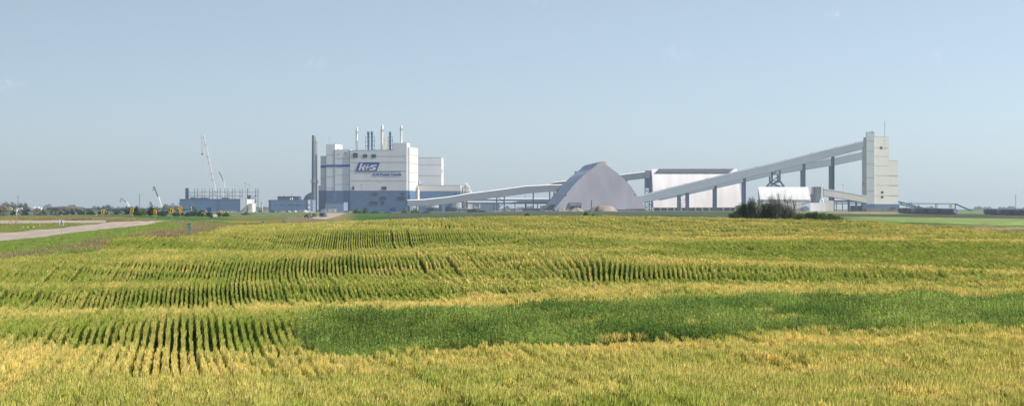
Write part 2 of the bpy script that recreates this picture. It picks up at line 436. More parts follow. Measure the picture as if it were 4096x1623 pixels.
tag(ground, 'rolling prairie ground under the crops, verges and far fields', kind='structure')
MGR = mat('worn_gravel', (.36,.30,.24), .95, .16, 1.2)
_nt = MGR.node_tree; _v = [x for x in _nt.nodes if x.type == 'VECT_MATH'][0]; _at = _nt.nodes.new('ShaderNodeAttribute'); _at.attribute_name = 'wear'
_m2 = _nt.nodes.new('ShaderNodeVectorMath'); _m2.operation = 'MULTIPLY'; _nt.links.new(_v.outputs[0], _m2.inputs[0]); _nt.links.new(_at.outputs['Color'], _m2.inputs[1]); _nt.links.new(_m2.outputs[0], _nt.nodes['Principled BSDF'].inputs['Base Color'])
def ribbon(name, N, Fr, na, nb, label, dz=.05):
    def res(P, k):
        L = [0]
        for a, b in zip(P[:-1], P[1:]): L.append(L[-1]+(b-a).length)
        t = np.linspace(0, L[-1], k)
        return np.interp(t, L, [p.x for p in P]), np.interp(t, L, [p.y for p in P])
    x0, y0 = res(N, na); x1, y1 = res(Fr, na)
    s = np.linspace(0, 1, nb)[None]
    X = x0[:, None]*(1-s)+x1[:, None]*s; Y = y0[:, None]*(1-s)+y1[:, None]*s
    ss = np.broadcast_to(s, X.shape); rut = 1+.16*sum(np.exp(-((ss-c)/.035)**2) for c in (.22,.36,.62,.76))-.14*np.exp(-((ss-.49)/.05)**2)-.2*(np.exp(-(ss/.05)**2)+np.exp(-((1-ss)/.05)**2))
    rut = rut+.06*_noise2(X/3, Y/8, 1.5, 5)
    o = link(bpy.data.objects.new(name, grid_mesh(name, np.stack([X, Y, zt(X, Y)+dz], -1), [MGR], np.repeat(rut[..., None], 3, -1), 'wear')))
    return tag(o, label, kind='structure')
ribbon('gravel_road', R1N, R1F, 260, 60, 'wide pale gravel road curving away past the thirty sign', .10)
ribbon('side_road', R2N, R2F, 160, 60, 'gravel side road behind the grassy island and fence posts', .10)
ribbon('access_road', road_xy([(1236,875),(1262,868),(1290,860),(1312,853)], 500), road_xy([(1306,880),(1342,869),(1366,860),(1385,853)], 500), 120, 16, 'pale road running in towards the plant with cars on it', .12)

# ------------------------------------------------------------------ crop tufts
def tuft(n, L, wlat, hgt, wid, seed, ears=True, nl=3, lean=.015):
    """a short length of drilled row along local x... y is along the row"""
    r = np.random.RandomState(seed); V = []; mi = []
    for k in range(n):
        x = r.uniform(-wlat*.22, wlat*.22); y = r.uniform(-L/2, L/2)
        h = hgt*r.uniform(.86, 1.1); lx = r.normal(.01, lean)+x*.2; ly = r.normal(0, .05)
        b = np.array([x, y, 0.]); t = np.array([x+lx, y+ly, h])
        a = r.uniform(0, 3.14); s = np.array([math.cos(a), math.sin(a), 0])*wid*.45
        V += [b-s, b+s, t]; mi.append(1)
        for q in range(nl):
            f = r.uniform(.15, .8); p = b+(t-b)*f; a2 = r.uniform(0, 6.28); ln = hgt*r.uniform(.18, .34)
            d = np.array([math.cos(a2)*.3, math.sin(a2), r.uniform(-.2, 1.3)])*ln*.7
            s2 = np.array([-math.sin(a2), math.cos(a2), 0])*wid*1.2
            V += [p-s2, p+s2, p+d]; mi.append(1)
        if ears:
            e = hgt*r.uniform(.12, .17); dr = np.array([r.normal(.10, .13+lean*2-.03), r.normal(0, .3), 1.]); dr /= np.linalg.norm(dr)
            for a3 in (r.uniform(0, 3.14), r.uniform(0, 3.14)):
                s3 = np.array([math.cos(a3), math.sin(a3), 0])*wid*1.15
                m = t+dr*e*.45
                V += [t, m+s3, t+dr*e*1.5]; mi.append(0)
                V += [t, t+dr*e*1.5, m-s3]; mi.append(0)
    return V, mi
def protos(cname, specs, mats):
    c = bpy.data.collections.new(cname)
    for i, (V, mi) in enumerate(specs):
        me = tri_mesh(cname+'_tuft', np.array(V), 3, mats, mi)
        c.objects.link(bpy.data.objects.new('%s_%02d' % (cname, i), me))
    return c
def scatter(name, X, Y, rot, sc, ripe_shade, coll, nvar, label, dz=0, tilt=.0):
    n = len(X)
    me = bpy.data.meshes.new(name)
    P = np.stack([X, Y, zt(X, Y)+dz], -1)
    me.vertices.add(n); me.vertices.foreach_set('co', P.astype(np.float32).ravel())
    def attr(k, ty, d):
        a = me.attributes.new(k, ty, 'POINT'); a.data.foreach_set('vector' if ty == 'FLOAT_VECTOR' else 'value', d.ravel())
    rv = np.zeros((n, 3), np.float32); rv[:, 2] = rot; rv[:, 0] = nrs.normal(0, tilt+1e-5, n); rv[:, 1] = nrs.normal(0, tilt+1e-5, n)
    attr('rot', 'FLOAT_VECTOR', rv); attr('sc', 'FLOAT', sc.astype(np.float32)); attr('ripe_shade', 'FLOAT', ripe_shade.astype(np.float32))
    attr('vi', 'INT', nrs.randint(0, nvar, n).astype(np.int32))
    o = link(bpy.data.objects.new(name, me)); tag(o, label, kind='stuff')
    ng = bpy.data.node_groups.new(name, 'GeometryNodeTree')
    ng.interface.new_socket('Geometry', in_out='INPUT', socket_type='NodeSocketGeometry')
    ng.interface.new_socket('Geometry', in_out='OUTPUT', socket_type='NodeSocketGeometry')
    N = ng.nodes; L = ng.links
    gi = N.new('NodeGroupInput'); go = N.new('NodeGroupOutput'); ip = N.new('GeometryNodeInstanceOnPoints')
    ci = N.new('GeometryNodeCollectionInfo'); ci.inputs[0].default_value = coll; ci.inputs['Separate Children'].default_value = True; ci.inputs['Reset Children'].default_value = True
    def na(k, ty):
        a = N.new('GeometryNodeInputNamedAttribute'); a.data_type = ty; a.inputs[0].default_value = k; return a.outputs[0]
    L.new(gi.outputs[0], ip.inputs['Points']); L.new(ci.outputs[0], ip.inputs['Instance']); ip.inputs['Pick Instance'].default_value = True
    L.new(na('vi', 'INT'), ip.inputs['Instance Index']); L.new(na('rot', 'FLOAT_VECTOR'), ip.inputs['Rotation']); L.new(na('sc', 'FLOAT'), ip.inputs['Scale'])
    L.new(ip.outputs[0], go.inputs[0])
    md = o.modifiers.new('scatter', 'NODES'); md.node_group = ng
    return o
# heading of the drill rows against distance, and where the seeder swung round
hY = np.linspace(35, 460, 2000)
hd = np.interp(hY, [35,60,77,118,150,190,225,300,460], [-.21,-.20,-.184,-.13,-.119,-.10,-.062,-.05,-.05])
gY = np.concatenate([[0], np.cumsum((hd[1:]+hd[:-1])/2*np.diff(hY))]); gY -= np.interp(200, hY, gY)
h2 = .17*sm(120,126,hY)*(1-sm(140,148,hY)) - .02*sm(160,190,hY)*(1-sm(280,320,hY))
g2 = np.concatenate([[0], np.cumsum((h2[1:]+h2[:-1])/2*np.diff(hY))])
def rowX(u, Y):
    X = u+np.interp(Y, hY, gY)
    for _ in range(3):
        w = sm(-1.5, 9, X-0*Y)*np.clip(1, 0, 1)
        X = u+np.interp(Y, hY, gY)+w*np.interp(Y, hY, g2)
    wob = .03*np.sin(Y/4.1)+.012*np.sin(Y/1.3)
    X = X+.55*np.sin(Y/21+u/11)+.3*np.sin(Y/47-u/17+1)
    return X+wob, np.interp(Y, hY, hd)+w*np.interp(Y, hY, h2)
SP = .30
def rows(y0, y1, step, jit, mask_extra=None, du=SP):
    Ys = np.arange(y0, y1, step)
    us = np.arange(-75, 85, du)
    U, YY = np.meshgrid(us, Ys, indexing='ij')
    U = U.ravel(); YY = YY.ravel()+nrs.uniform(-.3, .3, U.size)*step
    X, H = rowX(U, YY)
    px = 2048+F*X/YY
    ok = (X > -(2150/F*YY)-6.5) & (X < 2150/F*YY+6.5)
    U, X, YY, H, px = U[ok], X[ok], YY[ok], H[ok], px[ok]
    edge = crop_far(px)+np.clip(_noise2(X, YY, 8, 41)*1.2-1, -4, 1)
    keep = (YY < edge) & ~weed_mask(px, YY, X)
    # wheel tracks of the sprayer
    k = np.round(U/SP).astype(int)
    tr = np.mod(k+40, 96); track = ((tr == 0) | (tr == 7)) & (YY < 262)
    gaps = nrs.uniform(0, 1, len(U)) < .03
    keep &= ~gaps & ~((_noise2(X, YY, 1.6, 91) > .75) & (YY < 51.5) & (px > 450) & (px < 1750))
    X = X+nrs.normal(0, 1, len(X))*(jit+.05*np.clip(_noise2(X, YY, 9, 44)-.5, 0, 1.2))
    rk = np.random.RandomState(77); rs = rk.normal(0, .04, 2000); rr = rk.normal(0, .10, 2000); ki = np.mod(k, 2000)
    rows.h = (1+rs[ki]+.035*(ki % 2*2-1))[keep]; rows.r = rr[ki][keep]
    return X[keep], YY[keep], H[keep], px[keep], track[keep]
NV = 7
wm = [M['ear'], M['blade']]
cA = protos('near_wheat', [tuft(26, .30, .17, .78, .011, 100+i) for i in range(NV)], wm)
cB = protos('mid_wheat', [tuft(30, .50, .13, .78, .017, 200+i, nl=3) for i in range(NV)], wm)
cC = protos('far_wheat', [tuft(46, 1.3, .20, .78, .042, 300+i, nl=2) for i in range(NV)], wm)
def put_rows(name, y0, y1, step, coll, label, jit, du=SP):
    X, Y, H, px, U = rows(y0, y1, step, jit, du=du)
    rp = ripeness_and_relief(px, Y, X)+nrs.normal(0, .07, len(X))
    sc = np.clip(1+.07*_noise2(X, Y, 4, 51)+.10*_noise2(X/5, Y, 5, 53)*sm(1200, 2400, px)+nrs.normal(0, .045, len(X)), .7, 1.3)
    sc = sc*rows.h*(1+.05*_noise2(X, Y, 1.5, 57)*(Y < 120)); rp = rp+rows.r
    sc = np.where(U, sc*.55, sc); rp = np.where(U, 0, rp)
    return scatter(name, X, Y, -H, sc, np.clip(rp, 0, 1), coll, NV, label, tilt=.02)
cA0 = protos('nearest_wheat', [tuft(24, .34, .50, .80, .013, 150+i, lean=.045) for i in range(NV)], wm)
put_rows('nearest_wheat_crop', 44, 58, .27, cA0, 'dense bearded wheat closest to the camera with no rows showing', .03)
cA1 = protos('leaning_wheat', [tuft(25, .30, .15, .78, .012, 170+i, lean=.025) for i in range(NV)], wm)
put_rows('front_wheat_crop', 58, 74, .27, cA1, 'dry leaning wheat with faint slanting rows in front of the green weeds', .02)
put_rows('near_wheat_crop', 74, 112, .27, cA, 'ripening bearded wheat in the nearest part of the field', .012)
put_rows('middle_wheat_crop', 112, 262, .45, cB, 'ripening wheat drilled in visible rows over the middle swells', .012)
put_rows('far_wheat_crop', 262, 430, 1.25, cC, 'yellow green wheat closing over the far swell below the plant', .05, du=SP*2)
# green undergrowth between some of the rows
cU = protos('row_undergrowth', [tuft(16, .5, .7, .50, .022, 600+i, ears=False, nl=4) for i in range(5)], wm)
X, Y, H, px, U = rows(70, 205, .55, .02)
X = X+.15
nz_ = _noise2(X, Y, 7, 81)+.6*_noise2(X, Y, 2.5, 82)
k = (nz_ > .8)
X, Y = X[k], Y[k]
scatter('row_undergrowth', X, Y, nrs.uniform(0, 6, len(X)), np.clip(.9+.35*(nz_[k]-.8)+nrs.normal(0, .12, len(X)), .5, 1.45), np.clip(.1+nrs.normal(0, .1, len(X)), 0, 1), cU, 5, 'green undergrowth filling some gaps between the wheat rows')
# weeds
def weedt(seed):
    r = np.random.RandomState(seed); V = []; mi = []
    for s in range(11):
        b = np.array([r.normal(0, .16), r.normal(0, .16), 0]); h = r.uniform(.7, 1.2); t = b+np.array([r.normal(.04, .08), r.normal(0, .08), h])
        V += [b-[.006,0,0], b+[.006,0,0], t]; mi.append(0)
        for q in range(34):
            f = r.uniform(.1, 1.02); p = b+(t-b)*f; a = r.uniform(0, 6.28); ln = r.uniform(.05, .12)*(1.25-f*.7)*1.5
            d = np.array([math.cos(a)*.8, math.sin(a)*.8, r.uniform(.2, 1.2)])*ln; s2 = np.array([-math.sin(a), math.cos(a), 0])*.014
            V += [p-s2, p+s2, p+d]; mi.append(0)
    return V, mi
cW = protos('tall_weeds', [weedt(400+i) for i in range(6)], [M['weed']])
n = 30000
Y = np.sqrt(nrs.uniform(66**2, 106**2, n)); px = nrs.uniform(1100, 4700, n); X = (px-2048)/F*Y
k = weed_mask(px, Y, X) & (nrs.uniform(0, 1, n) > .0)
X, Y, px = X[k], Y[k], px[k]
bare = (_noise2(X, Y*2, 6, 61) > 1.25) & (Y < 80) & (px > 2200)
X, Y, px = X[~bare], Y[~bare], px[~bare]
scatter('tall_green_weeds', X, Y, nrs.uniform(0, 6.28, len(X)), np.clip(1+.08*_noise2(X, Y, 5, 62)+nrs.normal(0, .08, len(X)), .55, 1.5),
        np.clip(.4+.28*_noise2(X, Y, 7, 63)+.25*sm(3300, 4096, px), 0, 1), cW, 6, 'tall dark green weeds swamping a low wet strip of the field')
# stray wheat heads in the weeds
n = 3000
Y = nrs.uniform(70, 84, n); px = nrs.uniform(1200, 4230, n); X = (px-2048)/F*Y
k = weed_mask(px, Y, X) & (_noise2(X, Y*2, 6, 61) > .95) & (px > 2200)
X, Y = X[k], Y[k]
scatter('stray_wheat', X, Y, nrs.uniform(0, 6, len(X)), np.full(len(X), 1.15), np.full(len(X), .85), cA, NV, 'stray pale wheat standing in gaps of the green weeds')
# roadside grass
def grasst(seed, h=.45):
    r = np.random.RandomState(seed); V = []; mi = []
    for s in range(60):
        b = np.array([r.normal(0, .3), r.normal(0, .3), 0]); hh = h*r.uniform(.5, 1.15); t = b+np.array([r.normal(.05, .12), r.normal(0, .12), hh])
        a = r.uniform(0, 3.14); s2 = np.array([math.cos(a), math.sin(a), 0])*.03
        V += [b-s2, b+s2, t]; mi.append(0)
    return V, mi
cG = protos('verge_grass', [grasst(500+i) for i in range(6)], [M['vgrass']])
n = 66000
Y = np.sqrt(nrs.uniform(178**2, 420**2, n)); px = nrs.uniform(-260, 1500, n); X = (px-2048)/F*Y
k = (Y > crop_far(px)-1)
X, Y, px = X[k], Y[k], px[k]
e1 = np.interp(px, [2048+F*p.x/p.y for p in R1N], [p.y for p in R1N]); e2 = np.interp(px, [2048+F*p.x/p.y for p in R1F], [p.y for p in R1F])
e3 = np.interp(px, [2048+F*p.x/p.y for p in R2N], [p.y for p in R2N]); e4 = np.interp(px, [2048+F*p.x/p.y for p in R2F], [p.y for p in R2F])
road = (px < 668) & ((Y > e1-.3) & (Y < e2+.3)) | (px < 430) & ((Y > e3-.3) & (Y < e4+.5)) | (px < 668) & (px >= 423) & (Y > e1-.3) & (Y < e4)
d = near_verge(X, Y)
gr = np.where((Y < e1) & (px < 730), 1-sm(9, 13, d), 0)
sc = np.where(gr > .5, .45, 1.0)
isl = (Y > e2) & (Y < e3) & (px < 430)
sc = np.where(isl, .38, sc); gr = np.where(isl, .62, gr)
gr = gr+.25*_noise2(X, Y, 12, 71)*(gr < .3)+.12
gr = np.where(bump(px, Y, 330, 200, 150, 7) > .4, .8, gr)
far_ = (Y > 334); sc = np.where(far_, .5, sc); gr = np.where(far_, .35+.2*_noise2(X, Y, 15, 72), gr)
sc = np.where((Y > 300) & (px > 380) & (px < 760), np.minimum(sc, .5), sc)
k = ~road & ~((Y > 300) & (px > 1100)) & ~((px > 738) & (px < 776) & (Y > 226) & (Y < 248))
X, Y, sc, gr = X[k], Y[k], sc[k], gr[k]
scatter('verge_grass_cover', X, Y, nrs.uniform(0, 6.28, len(X)), sc*nrs.uniform(.7, 1.3, len(X)), np.clip(gr, 0, 1), cG, 6, 'rough brown and green roadside grass on the verges and ditch')
# ------------------------------------------------------------------ frames: a facade plane with its own bearing, distance and turn
class Fr:
    def __init__(s, name, px, Y, th, label, cat, group=None, pybase=None):
        s.Y = Y; s.th = R(th); s.X = (px-2048)/F*Y
        s.zb = z1(s.X, Y) if pybase is None else ZC-(pybase-HOR)/F*Y
        s.root = empty(name, (s.X, Y, s.zb), -s.th, label, cat, group)
    def S(s, px, d=0):
        a = (px-2048)/F; c, n = math.cos(s.th), math.sin(s.th)
        return (a*(s.Y+d*c)-s.X-d*n)/(c+a*n)
    def Z(s, py, px, d=0):
        S = s.S(px, d); Yp = s.Y-S*math.sin(s.th)+d*math.cos(s.th)
        return ZC-(py-HOR)/F*Yp-s.zb
    def box(s, mb, p0, p1, t, b, d0, d1):
        """front face spans p0..p1, rows t..b, at depth d0; runs back to d1.  b None = down into the ground"""
        pm = (p0+p1)/2
        z0 = -1.5 if b is None else s.Z(b, pm, d0)
        mb.box(s.S(p0, d0), s.S(p1, d0), d0, d1, z0, s.Z(t, pm, d0)); return mb
    def pt(s, px, py, d=0): return Vector((s.S(px, d), d, s.Z(py, px, d)))
def win(fr, rects, d, m='dark', name='window', frame=True, group=None):
    for p0, p1, t, b in rects:
        o = fr.box(MB(), p0, p1, t, b, d-.12, d+.2).build(name, M[m], fr.root)
        if frame and (p1-p0) > 7:
            mb = MB(); k = max(2, int((b-t)/4))
            for i in range(k):
                tt = t+(b-t)*(i+.5)/k; fr.box(mb, p0+.6, p1-.6, tt-.35, tt+.35, d-.2, d-.12)
            mb.build('slat', M['steel'], o)
def text(s, parent, name, size, m, loc, rot, ext=.12, shear=0, offset=0, align='CENTER', sx=1):
    c = bpy.data.curves.new(name, 'FONT'); c.body = s; c.size = size; c.extrude = ext; c.shear = shear; c.offset = offset
    c.align_x = align; c.align_y = 'CENTER'; c.materials.append(M[m])
    o = bpy.data.objects.new('tmp_'+name, c); COL.objects.link(o); bpy.context.view_layer.update(); me = bpy.data.meshes.new_from_object(o); bpy.data.objects.remove(o); me.name = name
    o = bpy.data.objects.new(name, me); o.location = loc; o.rotation_euler = rot; o.scale = (sx, 1, 1)
    return link(o, parent)
# ================================================================== main process building
f = Fr('process_building', 1274, 2000, 9, 'huge white and blue grey clad mill building with company logo', 'factory', pybase=848)
D = 46
blocks = [('wing', 1274,1305,742,762,2,30), ('wing', 1282,1305,624,742,2.3,28), ('stair_tower', 1305,1340,577,762,-1,30),
          ('process_hall', 1340,1400,598,762,-.3,D), ('process_hall', 1400,1627,600,762,-1.2,D), ('penthouse', 1571,1627,572,600,-1.15,14)]
for nm, p0, p1, t, b, d0, d1 in blocks:
    f.box(MB(), p0, p1, t, b, d0, d1).build(nm, M['white'], f.root)
for p0, p1, d0, d1 in [(1274,1305,1.9,29),(1305,1340,-1.1,30.2),(1340,1400,-.4,D-.2),(1400,1627,-1.3,D+.1)]:
    f.box(MB(), p0-.2, p1+.2, 762, None, d0, d1).build('lower_cladding', M['blue'], f.root)
# lit end wall block
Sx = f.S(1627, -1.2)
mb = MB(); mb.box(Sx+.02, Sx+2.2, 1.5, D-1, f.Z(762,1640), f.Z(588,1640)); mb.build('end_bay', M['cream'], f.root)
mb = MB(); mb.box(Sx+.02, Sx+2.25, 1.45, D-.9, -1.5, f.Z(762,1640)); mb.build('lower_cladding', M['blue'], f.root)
sm_ = MB()
for y in (619,653,690,727): 
    sm_.box(Sx+2.2, Sx+2.35, 1.5, D-1, f.Z(y+.5,1640), f.Z(y-.5,1640))
def seams(fr, lst, mb):
    for p0, p1, d, ys in lst:
        for y in ys: fr.box(mb, p0, p1, y-.36, y+.36, d-.1, d+.1)
seams(f, [(1400,1627,-1.2,(625,649,684,723)),(1400,1571,-1.2,(600.6,)),(1305,1340,-1,(619,707,752)),(1340,1400,-.3,(634,700,737)),(1282,1305,2.3,(711,717))], sm_)
for px, t in ((1305,577),(1340,598),(1400,600)):
    f.box(sm_, px-.35, px+.35, t, 762, -1.35, -.2)
sm_.build('panel_seams', M['seam'], f.root)
mb = MB(); f.box(mb, 1304.8, 1340, 658.5, 667.5, -1.2, -.9); f.box(mb, 1340, 1399.6, 658.5, 667.5, -.5, -.2); f.box(mb, 1281.8, 1304.6, 662, 671, 2.15, 2.4)
mb.build('blue_band', M['navy'], f.root)
win(f, [(1412,1431,612,631),(1451,1469,617,631),(1486,1504,617,631)], -1.3, name='louvre')
win(f, [(1409,1417,745,759),(1527,1546,746,759),(1491,1510,770,780),(1606,1617,769,780),(1522,1545,787,799),(1589,1620,786,799),(1479,1510,805,819),(1526,1536,805,819)], -1.4, name='louvre')
win(f, [(1379,1385,609,614),(1351,1355,615,618)], -.4, frame=False, name='vent')
f.box(MB(), 1562, 1583, 830, None, -1.6, -1.3).build('door', M['navy'], f.root)
f.box(MB(), 1407, 1424, 830, None, -1.6, -1.3).build('door', M['seam'], f.root)
# logo
lg = MB(); zt_, zb_ = f.Z(649.5,1470,-1.3), f.Z(684,1470,-1.3)
lg.prism([(f.S(1423.5), -1.5, zb_), (f.S(1508), -1.5, zb_), (f.S(1521), -1.5, zt_), (f.S(1436.5), -1.5, zt_)], (0, .25, 0))
lo = lg.build('logo_panel', M['navy'], f.root)
pc = f.pt(1473, 666.5, -1.7)
def kplus():
    # lowercase k, plus sign and s, drawn as slanted bars
    mb = MB(); h = (zt_-zb_)*.80; z0 = zb_+(zt_-zb_)*.10; sh = .36
    def P(x, z): return (x+sh*z, -1.78, z0+z)
    def poly(pts): mb.prism([P(*p) for p in pts], (0, .25, 0))
    x = f.S(1435)
    poly([(x,0),(x+1.9,0),(x+1.9,h),(x,h)])
    poly([(x+1.9,h*.30),(x+4.6,h*.74),(x+7.0,h*.74),(x+3.3,h*.33)])
    poly([(x+2.6,h*.40),(x+4.4,h*.46),(x+6.6,0),(x+4.1,0)])
    xp = f.S(1458); poly([(xp-.8,h*.33),(xp+5.4,h*.33),(xp+5.4,h*.46),(xp-.8,h*.46)]); poly([(xp+1.75,h*.0),(xp+2.75,h*.0),(xp+2.75,h*.80),(xp+1.75,h*.80)])
    xs = f.S(1477)
    w = 7.0
    poly([(xs,0),(xs+w*.8,0),(xs+w,h*.12),(xs+w*.98,h*.20),(xs,h*.17)])
    poly([(xs+w*.62,h*.17),(xs+w*.98,h*.20),(xs+w*.96,h*.34),(xs+w*.78,h*.43),(xs+w*.55,h*.36)])
    poly([(xs+w*.05,h*.42),(xs+w*.60,h*.33),(xs+w*.85,h*.40),(xs+w*.40,h*.49)])
    poly([(xs-.1,h*.44),(xs+w*.36,h*.47),(xs+w*.36,h*.60),(xs+w*.1,h*.68),(xs-.2,h*.60)])
    poly([(xs+w*.02,h*.62),(xs+w*.92,h*.58),(xs+w*.95,h*.76),(xs+w*.22,h*.76)])
    return mb
kplus().build('logo_lettering', M['logow'], lo)
mb = MB(); f.box(mb, 1423, 1605, 686.6, 688.2, -1.35, -1.15); mb.build('logo_rule', M['navy'], f.root)
t_ = text('K+S Potash Canada', f.root, 'company_name', 3.55, 'navy', f.pt(1549, 697.8, -1.35), (R(90),0,0), .15, 0, .10)
t_.scale = (1.0, 1, 1)
bpy.context.view_layer.update()
wd = t_.dimensions.x; t_.scale = ((f.S(1606)-f.S(1493))/max(wd,.1), 1, 1)
# roof plant
def stack(parent, fr, px, t, b, r, m, d, collar=True, name='flue_stack'):
    p = fr.pt(px, b, d); q = fr.pt(px, t, d)
    mb = MB(); h = q.z-p.z
    mb.lathe(p-Vector((0,0,.5)), [(r,0),(r,h*.82),(r*1.25,h*.86),(r*1.3,h*.97),(r,h*1.0+.5)], 16)
    o = mb.build(name, M[m], parent, smooth=False)
    if collar:
        c = MB(); zc = h*.78
        for a in range(12):
            t1 = a/12*6.283; t2 = (a+1)/12*6.283
            for zz in (0, 1.1): c.beam(p+Vector((math.cos(t1)*r*2.1, math.sin(t1)*r*2.1, zc+zz)), p+Vector((math.cos(t2)*r*2.1, math.sin(t2)*r*2.1, zc+zz)), .18)
            c.beam(p+Vector((math.cos(t1)*r*2.1, math.sin(t1)*r*2.1, zc)), p+Vector((math.cos(t1)*r*2.1, math.sin(t1)*r*2.1, zc+1.1)), .14)
        c.lathe(p+Vector((0,0,zc-.15)), [(r*2.15,0),(r*2.15,.2)], 14)
        c.beam(p+Vector((-r*1.5,-.4,0)), p+Vector((-r*1.5,-.4,zc)), .35, .2)
        c.build('platform', M['yellow'], o)
    return o
stack(f.root, f, 1428, 510, 600, .8, 'capw', 12)
stack(f.root, f, 1529, 501, 600, .95, 'capw', 14)
stack(f.root, f, 1605.5, 503, 574, .8, 'capw', 8)
stack(f.root, f, 1537, 551, 600, .5, 'yellow', 20, name='vent_pipe', collar=False)
for px, t in ((1473.5,526),(1488,526),(1560.5,527)): stack(f.root, f, px, t, 600, 1.0, 'steel', 10, collar=False)
def fr_tower(fr, p0, p1, t, b, d0, d1, name, parent, m='steel', w=.3, lv=3):
    mb = MB()
    for dd in (d0, d1):
        for i in range(lv):
            z = t+(b-t)*i/lv; z2 = t+(b-t)*(i+1)/lv
            mb.beam(fr.pt(p0,z,dd), fr.pt(p1,z,dd), w)
            mb.beam(fr.pt(p0,z,dd), fr.pt(p1,z2,dd), w*.6)
        for p in (p0, p1): mb.beam(fr.pt(p,t,dd), fr.pt(p,b,dd), w*1.2)
    return mb.build(name, M[m], parent)
fr_tower(f, 1462.5, 1498.5, 548, 600, 8, 12, 'stack_frame', f.root)
fr_tower(f, 1552, 1570.5, 548, 600, 8, 12, 'stack_frame', f.root)
mb = MB(); mb.cyl(f.pt(1317,577,4), f.pt(1317,542,4), .16, .08, 6)
for k in range(9): mb.beam(f.pt(1315.5,575-k*3.4,4), f.pt(1318.5,573-k*3.4,4), .1)
mb.build('radio_mast', M['galv'], f.root)
mb = MB(); f.box(mb, 1339.5, 1343.5, 572, 597, 6, 9); f.box(mb, 1343, 1353, 595, 598, 6, 8)
for a, b in ((1395,1403),(1403,1412)): mb.beam(f.pt(a,598 if a < 1400 else 592,5), f.pt(b,592 if a < 1400 else 598,5), .35)
mb.beam(f.pt(1350,596,3), f.pt(1398,596,3), .15); mb.beam(f.pt(1412,596.5,3), f.pt(1570,596.5,3), .12)
for px in (1446,1548,1578,1590,1622,1618): mb.beam(f.pt(px, 600 if px < 1570 else 572, 4), f.pt(px, 595 if px < 1570 else 568, 4), .5)
mb.build('roof_fittings', M['galv'], f.root)
# rear hall and low warehouse, own footprints
g_ = Fr('rear_hall', 1660, 2070, 1.5, 'plain pale grey hall with three seams behind the logo building', 'factory', pybase=846)
g_.box(MB(), 1640, 1766, 630, None, 0, 34).build('hall', M['white'], g_.root)
mb = MB(); seams(g_, [(1660,1766,0,(630.5,660,702))], mb); mb.build('panel_seams', M['seam'], g_.root)
mb = MB(); mb.beam(g_.pt(1769,678,5), g_.pt(1769,692,5), .9); mb.beam(g_.pt(1766.5,688,5), g_.pt(1769,688,5), .5); mb.build('wall_duct', M['galv'], g_.root)
mb = MB(); mb.lathe(g_.pt(1676,740,-2), [(1.0,0),(1.3,2),(.8,4.2),(.3,4.4)], 10); mb.box(g_.S(1681), g_.S(1692), -3, -2, g_.Z(740,1685), g_.Z(737,1685)); mb.build('roof_cyclone', M['utpale'], g_.root)
g2_ = Fr('low_warehouse', 1664, 2020, 1, 'long low cream and blue warehouse east of the logo building', 'warehouse', pybase=845)
g2_.box(MB(), 1664, 1842, 741, 764, 0, 24).build('wall', M['cream'], g2_.root)
g2_.box(MB(), 1663.8, 1842.2, 764, None, -.1, 24.1).build('lower_cladding', M['blue'], g2_.root)
win(g2_, [(1678,1686,773,779),(1814,1829,773,780)], 0, name='louvre')
mb = MB(); seams(g2_, [(1664,1842,0,(741.5,))], mb); mb.build('panel_seams', M['seam'], g2_.root)
mb = MB()
for y in (752,757,776): mb.box(g2_.S(1842)+.3, g2_.S(1850), 3, 6, g2_.Z(y+1,1845), g2_.Z(y,1845))
mb.box(g2_.S(1848), g2_.S(1850), 3, 3.5, -1, g2_.Z(752,1845))
mb.build('outside_stair', M['steel'], g2_.root)
# little shed in front of the hall
s_ = Fr('annex_shed', 1301, 1968, 6, 'plain light blue flat roofed shed against the foot of the logo building', 'shed', pybase=850)
s_.box(MB(), 1301, 1375, 809, None, 0, 22).build('wall', M['bluel'], s_.root); s_.box(MB(), 1300.6, 1375.4, 808, 809.6, -.3, 22.3).build('roof_trim', M['seam'], s_.root)
# small white silo by conveyor
q = Fr('white_silo', 1671, 1985, 0, 'slim white silo with rusty cap behind the low conveyor', 'silo', pybase=846)
mb = MB(); mb.lathe((0,0,-1), [(1.7,0),(1.7,q.Z(757,1671)+1),(1.4,q.Z(755,1671)+1)], 16); mb.build('barrel', M['capw'], q.root)
mb = MB(); mb.lathe((0,0,q.Z(755,1671)), [(1.1,0),(1.3,.8),(.9,1.8)], 8)
for a in range(8): mb.beam((1.9*math.cos(a*.785),1.9*math.sin(a*.785),q.Z(757,1671)), (1.9*math.cos(a*.785),1.9*math.sin(a*.785),q.Z(752,1671)), .2)
for a in range(8): mb.beam((1.9*math.cos(a*.785),1.9*math.sin(a*.785),q.Z(752,1671)), (1.9*math.cos(a*.785+.785),1.9*math.sin(a*.785+.785),q.Z(752,1671)), .2)
mb.beam((-1.95,0,0), (-1.95,0,q.Z(752,1671)), .4); mb.beam((1.95,0,0), (1.95,0,q.Z(752,1671)), .4)
mb.build('cap_rail', M['warm_orange'], q.root)
